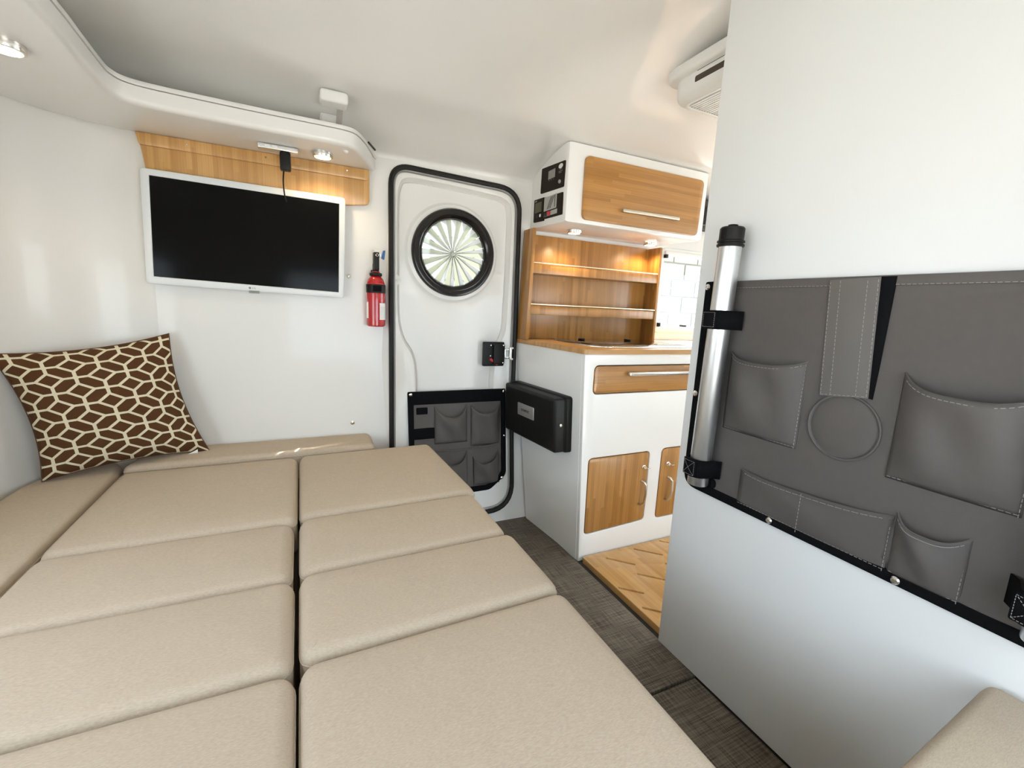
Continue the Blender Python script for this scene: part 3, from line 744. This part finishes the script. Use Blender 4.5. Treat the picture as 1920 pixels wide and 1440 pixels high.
SKB = ccw(fillet([(1.835, 1.63), (2.20, 1.63), (2.20, 1.96), (1.835, 1.96)], .10, 6))
pobj('slab', fixn(plate(ccw(fillet([(wl0, KY-.010), (KR, KY-.010), (KR, 2.074), (wl1, 2.074)], [.025, 0, 0, 0], 6)), [SKB], Tz, KZ, .947, .003)), BAMT, wt)
ck = thing('cooktop', 'dark glass lid of the cooktop set in the bamboo worktop', 'cooktop', (1.45, 1.85, .947))
CKO = ccw(fillet([(1.16, 1.66), (1.22, 1.60), (1.78, 1.60), (1.78, 2.0), (1.16, 2.0)], [.05, .05, .04, .05, .09], 6))
pobj('trim', fixn(plate(offset(CKO, -.008), [offset(CKO, .006)], Tz, .947, .951, .0015)), STEEL, ck)
pobj('glass_lid', fixn(plate(CKO, [], Tz, .947, .953, .002)), GLASSK, ck)
for x in (1.32, 1.62): pobj('hinge', box(x-.016, 1.945, .953, x+.016, 1.965, .959, .002), BLKP, ck)
sk = thing('sink', 'small stainless steel sink beside the cooktop lid', 'sink', (2.02, 1.80, .80))
V, F = [], []; lps = [(0.010, .9485), (.000, .951), (-.012, .9475), (-.02, .90), (-.03, .82), (-.06, .815)]
n = len(SKB)
for o_, z in lps: V += [(u, v, z) for u, v in offset(SKB, -o_)]
for j in range(len(lps)-1): F += [(j*n+k, j*n+(k+1) % n, (j+1)*n+(k+1) % n, (j+1)*n+k) for k in range(n)]
F.append(tuple((len(lps)-1)*n+k for k in range(n)))
pobj('basin', (V, F), STEEL, sk)
pobj('drain', lathe([(.03, 0), (.028, .004), (.015, .002)], 20, (2.02, 1.80, .8152)), CHR, sk)
# spice rack
sr = thing('spice_rack', 'bamboo spice rack with two railed shelves above the worktop', 'rack', (1.42, 2.0, .947))
RX0, RX1, RYF = 1.012, 1.812, 1.965
RYB = 2.068
pobj('back_panel', fixn(plate([(RX0+.01, .9475), (RX1-.01, .9475), (RX1-.01, 1.462), (RX0+.01, 1.462)], [], lambda u, v, d: (u, RYB-d, v), 0, .010, .001)), BAMV, sr)
pobj('side_board', hexa([(RX0-.014, RYF, .9475), (RX0+.004, RYF, .9475), (RX0+.004, RYB, .9475), (RX0-.014, RYB, .9475), (RX0, RYF, 1.478), (RX0+.016, RYF, 1.478), (RX0+.016, RYB, 1.478), (RX0, RYB, 1.478)], .002), BAMY, sr)
pobj('side_board', hexa([(RX1-.006, RYF, .9475), (RX1+.010, RYF, .9475), (RX1+.010, RYB, .9475), (RX1-.006, RYB, .9475), (RX1-.012, RYF, 1.462), (RX1+.004, RYF, 1.462), (RX1+.004, RYB, 1.462), (RX1-.012, RYB, 1.462)], .002), BAMY, sr)
for z in (1.283, 1.085):
    pobj('shelf_board', box(RX0+.008, RYF+.010, z-.014, RX1-.004, RYB-.011, z, .002), BAMH, sr)
    pobj('rail', box(RX0+.008, RYF+.001, z+.034, RX1-.004, RYF+.006, z+.040, .001), simple('rail_metal', (.86, .74, .50), .25, metal=1), sr)
    pobj('shelf_front', box(RX0+.008, RYF+.004, z-.014, RX1-.004, RYF+.0095, z+.030, .001), BAMV, sr)
# overhead kitchen cabinet
uc = thing('overhead_cabinet', 'white overhead kitchen cabinet with bamboo flap door', 'cabinet', (1.46, 1.9, 1.48))
UX0, UX1, UY, UZ0, UZ1 = 1.052, 1.885, 1.752, 1.478, 1.806
prof = [(YB-.002, UZ0+.006), (UY+.012, UZ0), (UY+.003, UZ0+.004), (UY, UZ0+.014), (UY, UZ1-.002), (1.79, 1.8025)] + [(YB-i-.002, z-.002) for i, z in PROF[::-1] if 1.70 < z < 1.805]
prof = [(y, z) for y, z in prof]
V, F = [], []; NP_ = len(prof)
def shrink(y, z, s): return (y+(1.9-y)*0+s*(1 if y < 1.8 else 0), z+s*(1 if z < 1.5 else 0))
for x, s in ((UX0, .016), (UX0+.005, .005), (UX0+.016, 0), (UX1-.03, 0), (UX1-.009, .009), (UX1, .03)):
    for y, z in prof:
        yy, zz = shrink(y, z, s); V.append((x, yy, zz))
for j in range(5): F += [(j*NP_+k, j*NP_+(k+1) % NP_, (j+1)*NP_+(k+1) % NP_, (j+1)*NP_+k) for k in range(NP_)]
F.append(tuple(range(NP_))); F.append(tuple(5*NP_+k for k in range(NP_)))
pobj('body', fixn((V, F)), GEL2, uc, smooth=40)
def U_(u, v, d): return (u, UY-d, v)
fd = pobj('flap_door', fixn(plate(ccw(fillet([(1.134, 1.497), (1.820, 1.497), (1.832, 1.762), (1.132, 1.759)], .026, 6)), [], U_, .0005, .016, .003)), BAMH, uc)
pobj('handle', fixn(plate(ccw(fillet([(1.330, 1.547), (1.672, 1.551), (1.672, 1.566), (1.330, 1.563)], .004, 3)), [], U_, .030, .041, .004)), NICK, fd)
for x in (1.345, 1.658): pobj('handle_post', box(x-.006, UY-.032, 1.551, x+.006, UY-.014, 1.561, .001), NICK, fd)
def L_(u, v, d): return (UX0-d, u, v)
def lpt(x, y): q = px(x, y, UX0); return (float(q[1]), float(q[2]))
cp = thing('monitor_panel', 'dark square control panel with small grey display on the overhead cabinet', 'panel', (UX0, 1.87, 1.62))
MP = [lpt(*q) for q in ((1018, 317), (1062, 300), (1058, 350), (1015, 364))]
mu = lambda a, b: (MP[0][0]+(MP[1][0]-MP[0][0])*a, MP[0][1]+(MP[3][1]-MP[0][1])*b)
pobj('plate', fixn(plate(ccw(fillet(MP, .006, 3)), [], L_, .0005, .006, .002)), BRN, cp)
def quad(a0, a1, b0, b1): return ccw([mu(a0, b0), mu(a1, b0), mu(a1, b1), mu(a0, b1)])
pobj('display', fixn(plate(quad(.33, .62, .25, .58), [], L_, .005, .0068)), DISP, cp)
pobj('oval_badge', fixn(plate([(mu(.84, .27)[0]+.018*math.cos(t), mu(.84, .27)[1]+.010*math.sin(t)) for t in np.linspace(0, 2*PI, 24, endpoint=False)], [], L_, .005, .0068)), WPL, cp)
for a, b, w in ((.80, .38, .10), (.76, .45, .16), (.78, .50, .10), (.36, .62, .03), (.45, .62, .03), (.54, .62, .03)):
    pobj('print_mark', fixn(plate(quad(a, a+w, b, b+.02), [], L_, .005, .0064)), DISP, cp)
pobj('knob', lathe([(.008, 0), (.008, .004), (.006, .006)], 16, L_(*mu(.84, .85), .006), (-1, 0, 0)), GREYS, cp)
c2 = thing('solar_controller', 'narrow dark solar controller with olive display under the square panel', 'controller', (UX0, 1.99, 1.51))
MP = [lpt(*q) for q in ((1004, 376), (1022, 370), (1021, 414), (1002, 418))]
pobj('plate', fixn(plate(ccw(fillet(MP, .004, 3)), [], L_, .0005, .007, .002)), BRN, c2)
pobj('display', fixn(plate(quad(.16, .84, .18, .62), [], L_, .006, .0078)), DISPG, c2)
pobj('print_mark', fixn(plate(quad(.10, .32, .07, .12), [], L_, .006, .0075)), DISP, c2)
pobj('button', fixn(plate(quad(.34, .58, .70, .86), [], L_, .006, .010)), BLKP, c2)
pobj('button', fixn(plate(quad(.66, .80, .72, .84), [], L_, .006, .009)), WPL, c2)
c3 = thing('switch_panel', 'dark switch panel with grey striped display and red rocker switch', 'panel', (UX0, 1.85, 1.53))
MP = [lpt(*q) for q in ((1023, 371), (1057, 360), (1055, 402), (1022, 411))]
pobj('plate', fixn(plate(ccw(fillet(MP, .004, 3)), [], L_, .0005, .007, .002)), BRN, c3)
pobj('display', fixn(plate(quad(.02, .72, .03, .66), [], L_, .006, .0078)), simple('grey_plate', (.33, .33, .31), .35), c3)
for a in (.30, .38, .46):
    pobj('stripe', fixn(plate(ccw([mu(a+.10, .08), mu(a+.13, .08), mu(a-.07, .60), mu(a-.10, .60)]), [], L_, .0075, .0084)), BLKP, c3)
pobj('stripe', fixn(plate(quad(.62, .645, .06, .60), [], L_, .0075, .0084)), BLKP, c3)
pobj('switch_bar', fixn(plate(quad(.04, .78, .72, .92), [], L_, .006, .0080)), MATS['grey_plate'], c3)
pobj('rocker_switch', fixn(plate(quad(.07, .22, .73, .91), [], L_, .0078, .012)), BLKP, c3)
pobj('rocker_switch', fixn(plate(quad(.25, .42, .73, .91), [], L_, .0078, .012)), REDP, c3)
p = pz(1077, 432, UZ0); puck('puck_light', 'left lit puck light under the overhead kitchen cabinet', p[0], p[1], UZ0+.001, 'round puck lights', 6.0)
p = pz(1219, 455, UZ0); puck('puck_light', 'right lit puck light under the overhead kitchen cabinet', p[0], p[1], UZ0+.001, 'round puck lights', 6.0)
# converter box on the cabinet side
cb = thing('converter_box', 'black power converter box with silver badge on the cabinet side', 'box', (1.03, 1.75, .46))
def B_(u, v, d): return (kx(u, v)-d, u, v)
BX = rrect(1.605, .478, 2.040, .726, .012, 4)
pobj('base', fixn(plate(rrect(1.598, .478, 2.045, .731, .014, 4), [], B_, 0, .030, .006, 3)), BLKP, cb)
pobj('lid', fixn(plate(offset(ccw(BX), .002), [], B_, .0295, .085, .014, 4)), BLKP, cb)
pobj('seam', fixn(plate(rrect(1.604, .480, 2.041, .727, .012, 4), [], B_, .029, .033, .001)), RUB, cb)
sbp = (1.765, .590, 1.905, .650)
bd = pobj('badge', fixn(plate(rrect(sbp[0], sbp[1], sbp[2], sbp[3], .004, 3), [], B_, .084, .089, .002)), simple('badge_silver', (.62, .62, .60), .35, metal=.8), cb)
q0 = B_(1.835, .620, .0892)
text('badge_text', 'DOMETIC', .016, q0, (.09, -1, 0), (0, 0, 1), BLKP, bd)
pobj('screw', lathe([(.007, 0), (.007, .003), (.004, .004)], 14, (kx(1.6, .6)-.052, 1.6075, .605), (0, -1, 0)), NICK, cb)
# dark cabinet beyond the overhead cabinet, air conditioner
dk = thing('wall_speaker', 'dark box on the wall right of the overhead cabinet', 'speaker', (2.05, 2.0, 1.60))
pobj('case', box(1.98, 1.93, 1.60, 2.25, 2.06, 1.745, .008), BRN, dk)
pobj('front', box(1.985, 1.925, 1.605, 2.245, 1.932, 1.74, .003), BLKG, dk)
ac = thing('air_conditioner', 'white ceiling air conditioner with perforated grille', 'air conditioner', (1.45, 1.05, 1.83))
AX0, AX1, AY0, AY1 = 1.185, 1.80, .57, 1.368
zd = lambda u, v, d: (u, v, -d)
pobj('flange', fixn(plate(rrect(AX0, AY0, AX1, AY1, .05, 6), [], zd, -1.932, -1.898, .012, 3)), WPL, ac)
pobj('shroud', fixn(plate(rrect(AX0+.025, AY0+.03, AX1-.03, AY1-.018, .06, 6), [], zd, -1.905, -1.828, .030, 5)), WPL, ac)
grl = ccw(fillet([(AX0+.068, AY1-.36), (AX0+.38, AY1-.36), (AX0+.38, AY1-.060), (AX0+.068, AY1-.060)], .025, 4))
pobj('grille_frame', fixn(plate(offset(grl, -.012), [grl], zd, -1.832, -1.824, .002)), WPL, ac)
pobj('grille_backing', fixn(plate(grl, [], zd, -1.831, -1.8272)), simple('grille_dark', (.16, .13, .09), .8), ac)
for k in range(25):
    x = AX0+.074+.0124*k
    pobj('grille_slat', box(x, AY1-.352, 1.8235, x+.0075, AY1-.068, 1.8275), WPL, ac)
pobj('vent_slot', box(AX0+.0235, 1.04, 1.862, AX0+.05, 1.24, 1.886, .006), simple('vent_dark', (.06, .04, .025), .7), ac)
pobj('vent_slot', box(AX0+.0235, .94, 1.897, AX0+.045, 1.23, 1.903), MATS['vent_dark'], ac)
pobj('control_tab', box(AX0+.26, AY1-.045, 1.816, AX0+.34, AY1-.022, 1.830, .003), WPL, ac)

# ------------------------------------------------------------------ bamboo floor mat
slots = []
for a, b in (((457, 1038), (580, 1066)), ((578, 998), (700, 1024)), ((690, 963), (790, 984)), ((593, 1107), (727, 1136)), ((510, 1167), (617, 1191)), ((615, 1254), (720, 1279)), ((716, 1062), (830, 1088))):
    g = lambda q: pz(940+q[0]*.4306, 600+q[1]*.4306, .012)
    A, B = g(a), g(b); A, B = Vector(A[:2]), Vector(B[:2]); t = (B-A).normalized(); nn = Vector((-t.y, t.x))*.0055
    slots.append(ccw([tuple(A+nn), tuple(A-t*.004), tuple(A-nn), tuple(B-nn), tuple(B+t*.004), tuple(B+nn)]))
for (x, y) in ((1.62, 1.40), (1.70, 1.25), (1.32, 1.02), (1.55, 1.12), (1.20, .85), (1.42, .80), (1.75, .95)):
    A = Vector((x, y)); t = Vector((.71, -.70)); B = A+t*.12; nn = Vector((-t.y, t.x))*.0055
    slots.append(ccw([tuple(A+nn), tuple(A-t*.004), tuple(A-nn), tuple(B-nn), tuple(B+t*.004), tuple(B+nn)]))
pobj('floor_mat', fixn(plate(rrect(1.112, .30, 2.0, 1.518, .012, 3), slots, Tz, -.012, .014, .002)), BAMF, label='bamboo floor mat with diagonal slots in front of the kitchen cabinet', cat='mat')

# ------------------------------------------------------------------ bed
bs = thing('bed_platform', 'low bed platform under the tan bed cushions', 'bed base', (-.15, 1.1, 0))
pobj('top', fixn(plate(ccw([(-.76, .10), (.455, .10), (.455, 1.84), (.25, 1.96), (-.56, 1.96), (-.70, 1.86), (-.76, 1.70)]), [], Tz, .36, .40, .004)), simple('gap_shade_dark', (.05, .032, .02), .7), bs)  # top coloured dark to stand in for shade in the cushion gaps
pobj('plinth', fixn(plate(ccw([(-.70, .12), (.43, .12), (.43, 1.82), (.22, 1.93), (-.55, 1.93), (-.66, 1.80), (-.70, 1.66)]), [], Tz, -.011, .365)), GEL2, bs)
def pad(name, label, outline, z0=.40, z1=.50, bev=.026, puff=.004, group=None, cat='cushion', grid=.055, seam=True, seed=0):
    o0 = ccw(outline); rnd = random.Random(seed); ph = [rnd.uniform(0, 6) for _ in range(4)]
    def hh(u, v):
        e = edge_dist((u, v), o0); s = min(1, max(0, (e-.012)/.06)); s = s*s*(3-2*s)
        return puff*s+.0012*math.sin(u*17+ph[0])*math.sin(v*13+ph[1])*s
    t = thing(name, label, cat, (sum(p[0] for p in o0)/len(o0), sum(p[1] for p in o0)/len(o0), z0), group)
    pobj('cover', fixn(plate(o0, [], Tz, z0, z1, bev, 4, grid=grid, height=hh)), TAN, t, smooth=60)
    if seam:
        lo = offset(o0, bev*.02); pobj('piping', tube([(u, v, z1-bev*.95) for u, v in lo], .0018, 6, True), TAN, t)
    return t
CX0, CXM, CX1 = -.556, -.022, .508
ys = [(1.288, 1.836), (1.008, 1.287), (.740, 1.007), (.12, .739)]
nm = [('far', 'at the wall end'), ('narrow', 'second from the wall'), ('third', 'third from the wall'), ('near', 'nearest the camera')]
rowlab = {0: ('left far tan bed cushion between the pillow and the centre gap', 'right far tan bed cushion nearest the door organizer'),
          1: ('second tan cushion from the wall in the left bed column', 'second tan cushion from the wall in the right bed column'),
          2: ('third tan cushion from the wall in the left bed column', 'third tan cushion from the wall in the right bed column'),
          3: ('tan cushion nearest the camera in the left bed column', 'large tan cushion nearest the camera in the right bed column')}
dx = [(0, 0, .004), (.008, -.008, -.012), (.004, -.004, -.004), (0, 0, -.004)]
for r, (y0, y1) in enumerate(ys):
    a, b, c_ = dx[r]
    yl = -.012 if r else -.014
    pad('bed_cushion', rowlab[r][0], ccw(fillet([(CX0, y0+yl), (CXM-.003-a, y0+yl), (CXM-.003-a, y1+yl), (CX0, y1+yl)], .034, 5)), group='tan bed cushions', seed=r, z1=.502-.002*(r % 2))
    pad('bed_cushion', rowlab[r][1], ccw(fillet([(CXM+.003, y0), (CX1+c_, y0+.012), (CX1+c_-.006*(r == 0)*3, y1+.012), (CXM+.003, y1-.002)], .034, 5)), group='tan bed cushions', seed=r+9, z1=.502-.002*(r % 2))
pad('wall_cushion', 'long narrow tan cushion along the wall under the television', ccw(fillet([(-.56, 1.838), (.268, 1.862), (.272, 2.048), (-.44, 2.044), (-.54, 2.02)], [.02, .025, .03, .03, .03], 4)), z1=.512, puff=.004, bev=.022)
lw = [(-.566, .12), (-.566, 1.90), (-.60, 1.96)] + [(XL+RC+(RC-.045)*math.cos(a), YB-RC+(RC-.045)*math.sin(a)) for a in np.linspace(R_(128), R_(180), 8)] + [(XL+.045, .12)]
pad('side_cushion', 'long narrow tan cushion along the left wall beneath the pillow', ccw(lw), z1=.498, puff=.004)
# near bench on the right
pad('bench_cushion', 'tan bench cushion with rounded corner against the partition at lower right', ccw(fillet([(.60, -.22), (1.066, -.22), (1.062, .252), (.60, .225)], [.02, .02, .022, .02], 6)), z0=.40, z1=.505, bev=.018, puff=.004)
bb = thing('storage_bench', 'white storage bench under the bench cushion at lower right', 'bench', (.85, 0, 0))
pobj('box', box(.62, -.24, 0, 1.06, .20, .36, .006), GEL2, bb)
pobj('lid', box(.61, -.24, .361, 1.064, .215, .40, .005), GEL2, bb)

# pillow
pil = thing('throw_pillow', 'square brown and cream lattice pillow leaning in the corner', 'pillow', (-.53, 1.88, .50))
PC = [Vector(c) for c in ((-.735, 1.785, .505), (-.325, 1.945, .512), (-.437, 2.018, .948), (-.835, 1.838, .893))]
NN = 40; V, F, UV = [], [], []
nrm = ((PC[1]-PC[0]).cross(PC[3]-PC[0])).normalized()
def pp(u, v, side):
    a, b = 2*u-1, 2*v-1
    k = .125
    a2 = a*(1-k*(1-b*b)*a*a); b2 = b*(1-k*.8*(1-a*a)*b*b)
    U, Vv = (a2+1)/2, (b2+1)/2
    p_ = PC[0]*(1-U)*(1-Vv)+PC[1]*U*(1-Vv)+PC[2]*U*Vv+PC[3]*(1-U)*Vv
    th = max(0, (1-a*a)*(1-b*b))**.42
    wr = .0035*math.sin(9*u+14*v)*math.sin(11*u-6*v+1)*(1-th)**1.0*th**.3*2
    return p_+nrm*side*(th*(.068 if side > 0 else .045)+wr)
for side in (1, -1):
    for j in range(NN+1):
        for i in range(NN+1):
            f_ = lambda t: .5-.5*math.cos(PI*t)*(.65)-.5*.35*(1-2*t)
            u, v = f_(i/NN), f_(j/NN)
            V.append(pp(u, v, side)); UV.append((u, v))
n = NN+1
for s in (0, 1):
    for j in range(NN):
        for i in range(NN):
            q = [j*n+i, j*n+i+1, (j+1)*n+i+1, (j+1)*n+i]; q = [k+s*n*n for k in q]
            F.append(tuple(q if s == 0 else q[::-1]))
me = bpy.data.meshes.new('pillow_cover'); me.from_pydata([tuple(v) for v in V], [], F)
uvl = me.uv_layers.new(name='UVMap')
for lp in me.loops: uvl.data[lp.index].uv = UV[lp.vertex_index]
co = link('pillow_cover', me, LATT, smooth=80); co.parent = pil; co.matrix_parent_inverse = Matrix.Translation(-BASES[pil])
edge = [pp(t, 0, 0) for t in np.linspace(0, 1, 20)]+[pp(1, t, 0) for t in np.linspace(0, 1, 20)][1:]+[pp(1-t, 1, 0) for t in np.linspace(0, 1, 20)][1:]+[pp(0, 1-t, 0) for t in np.linspace(0, 1, 20)][1:-1]
pobj('edge_seam', tube(edge, .0025, 6, True), simple('pillow_seam', (.10, .05, .03), .9), pil)
tg = pp(.86, 0, 0)
pobj('care_tag', fixn(plate([(0, 0), (.03, .012), (.03, -.006), (0, -.018)], [], lambda u, v, d: (tg[0]+u*.9, tg[1]+u*.35-d-.012, tg[2]+v-.004), 0, .001)), WPL, pil)

# ------------------------------------------------------------------ partition organizer
po = thing('wall_organizer', 'large grey vinyl pocket organizer with black binding on the white partition', 'organizer', (PART_X, .55, .585))
OX = PART_X
def P(u, v, d): return (OX-.001-d, u, v)
POUT = ccw(fillet([(.10, .586), (.962, .586), (.962, 1.199), (.10, 1.199)], [.05, .050, .010, .010], 6))
rp2 = random.Random(3)
def sagf(u, v): return .003*math.sin(u*11+1)*math.sin(v*8)+.002*math.sin(u*23+v*17)
pobj('backing', fixn(plate(offset(POUT, .002), [], P, 0, .008, .002, grid=.04, height=lambda u, v: max(-.003, sagf(u, v)))), GREYF, po)
# binding along left, bottom and right edges
BIN = ccw(fillet([(.127, .612), (.938, .612), (.938, 1.205), (.127, 1.205)], [.03, .032, 0, 0], 5))
lo = [p for p in POUT]
def binding():
    o = ccw(fillet([(.10, .586), (.962, .586), (.962, 1.199), (.938, 1.199), (.938, .612), (.127, .612), (.127, 1.199), (.10, 1.199)], [.05, .05, .006, 0, .030, .030, 0, .006], 6))
    return plate(o, [], P, 0, .0115, .003)
pobj('binding', fixn(binding()), BLKW, po)
pobj('top_hem', fixn(plate([(.13, 1.178), (.935, 1.178), (.935, 1.1985), (.13, 1.1985)], [], P, .004, .0100, .002)), GREYF, po)
pobj('stitching', stitches([(.14, 1.180), (.935, 1.180)], P, .0102), STITCH, po)
for u, v in ((.951, 1.184), (.951, .873), (.674, .598), (.404, .598), (.16, .598)):
    pobj('snap', lathe([(.0085, 0), (.0085, .003), (.006, .006), (.002, .0068)], 18, P(u, v, .011), (-1, 0, 0)), CHR, po)
# hanging flap with velcro behind it
fl = pobj('flap', fixn(plate(ccw([(.603, .936), (.507, .948), (.523, 1.196), (.620, 1.192)]), [], P, .011, .0150, .002)), simple('grey_vinyl_light', (.125, .114, .108), .6, spec=.35, bump=.2, bscale=700), po)
for pth in ([(.600, .940), (.510, .951)], [(.580, .942), (.597, 1.190)], [(.530, .949), (.545, 1.192)], [(.600, .940), (.617, 1.188)], [(.510, .951), (.526, 1.194)]):
    pobj('stitching', stitches(pth, P, .0152), STITCH, fl)
pobj('velcro_strip', fixn(plate(ccw([(.500, .947), (.520, .950), (.528, 1.196), (.497, 1.196)]), [], P, .008, .0125, .001)), BLKW, po)
# round holder
rc = (.546, .876)
def ringP(prof, n=48):
    V, F = [], []
    for r, d in prof: V += [P(rc[0]+r*math.cos(2*PI*k/n), rc[1]+r*math.sin(2*PI*k/n), d) for k in range(n)]
    for j in range(len(prof)-1): F += [(j*n+k, j*n+(k+1) % n, (j+1)*n+(k+1) % n, (j+1)*n+k) for k in range(n)]
    F.append(tuple((len(prof)-1)*n+k for k in range(n))); return V, F
pobj('round_pouch', fixn(ringP([(.0735, .004), (.0735, .0135), (.0715, .0150), (.069, .0135), (.0675, .0095), (.062, .0115), (.04, .0145), (.01, .0155)])), GREYF, po)
def organizer_pocket(u0, u1, v0, v1, bulge, sag, seed, tilt=0, st=True, wav=.003):
    o, top = pocket('pocket', u1, u0, v0, v1, P, po, bulge, sag, base=.009, wav=wav, seed=seed, nu=22, nv=16, tilt=tilt)
    pobj('stitching', merge(stitches([(u0+.003, v0+.004), (u1-.003, v0+.004)], P, .0125), stitches([(u0+.003, v0), (u0+.003, v1-abs(tilt)*.5)], P, .0125), stitches([(t[0], t[1]-.006, t[2]+.003) for t in top[1:-1]], P, 0)), STITCH, o)
organizer_pocket(.640, .846, .797, 1.008, .040, .020, 5, tilt=.0, wav=.005)
organizer_pocket(.262, .454, .797, 1.006, .048, .028, 6, tilt=-.008, wav=.004)
organizer_pocket(.426, .772, .604, .712, .016, .010, 7, tilt=.022, wav=.002)
organizer_pocket(.310, .422, .607, .735, .036, .022, 8, tilt=.0, wav=.004)
pobj('stitching', stitches([(.60, .606), (.60, .704)], P, .026), STITCH, po)
# poles and straps
def pole(label, y, z0, z1, full=True):
    t = thing('table_leg', label, 'pole', (OX-.045, y, z0), 'silver table legs strapped to the organizer')
    X = OX-.045; ty = (y-.012)
    ax = Vector((0, -.012, z1-z0-.05))
    pobj('tube', lathe([(.0275, 0), (.0285, .002), (.0285, z1-z0-.05)], 36, (X, y, z0), ax), ALU, t)
    pobj('cap', lathe([(.0325, 0), (.034, .002), (.034, .006), (.031, .007), (.031, .010), (.034, .011), (.034, .015), (.0305, .017), (.0305, .046), (.027, .050), (.012, .051), (.012, .056), (.008, .057)], 32, (X, y-.012, z1-.055), ax), BLKP, t)
    for k in range(3):
        pobj('cap_rib', tube([(X-.0312*math.cos(a), y-.012+.0312*math.sin(a), z1-.036) for a in (.4*k-.6,)]+[(X-.0312*math.cos(.4*k-.6), y-.012+.0312*math.sin(.4*k-.6), z1-.012)], .0015, 6), BLKP, t)
    return t
def strap(label, y, z, h, cross=False):
    t = thing('velcro_strap', label, 'strap', (OX-.04, y, z), 'black straps around the table legs')
    X = OX-.045; r = .0305; V, F = [], []
    path = [(OX-.013, y+.050), (OX-.030, y+.036)] + [(X-r*math.cos(a), y+r*math.sin(a)) for a in np.linspace(1.0, -1.0, 12)] + [(OX-.030, y-.036), (OX-.0135, y-.048)]
    for zz in (z, z+h): V += [(a, b, zz) for a, b in path]
    n = len(path); F = [(k, k+1, n+k+1, n+k) for k in range(n-1)]
    o = pobj('webbing', (V, F), BLKW, t); m = o.modifiers.new('thick', 'SOLIDIFY'); m.thickness = .003; m.offset = 1
    X2 = X-r-.004
    pobj('patch', fixn(plate(rrect(y-.018, z+.002, y+.030, z+h-.002, .003, 2), [], lambda u, v, d: (X2+abs(u-y)**2*9-d, u, v), 0, .003, .001, grid=.008)), BLKW, t)
    q = lambda u, v, d: (X2+abs(u-y)**2*9-d-.003, u, v)
    sq = [(y-.014, z+.006), (y+.026, z+.006), (y+.026, z+h-.006), (y-.014, z+h-.006), (y-.014, z+.006)]
    pobj('stitching', merge(stitches(sq, q, .0003, .0006, .003, .002), *([stitches([sq[0], sq[2]], q, .0003, .0006, .003, .002), stitches([sq[1], sq[3]], q, .0003, .0006, .003, .002)] if cross else [])), STITCH, t)
pole('silver table leg with black cap strapped beside the partition edge', .878, .622, 1.338)
pole('silver table leg at the right end of the organizer, mostly out of view', .196, .622, 1.338)
strap('upper black strap holding the silver leg near the partition edge', .872, 1.068, .050)
strap('lower black strap with stitched cross at the foot of the silver leg', .880, .648, .052, True)
strap('black strap with stitched cross at the right end of the organizer', .205, .650, .052, True)
pobj('foot_pouch', fixn(plate(rrect(.845, .612, .925, .640, .01, 3), [], P, .008, .020, .006, 3)), BLKW, po)
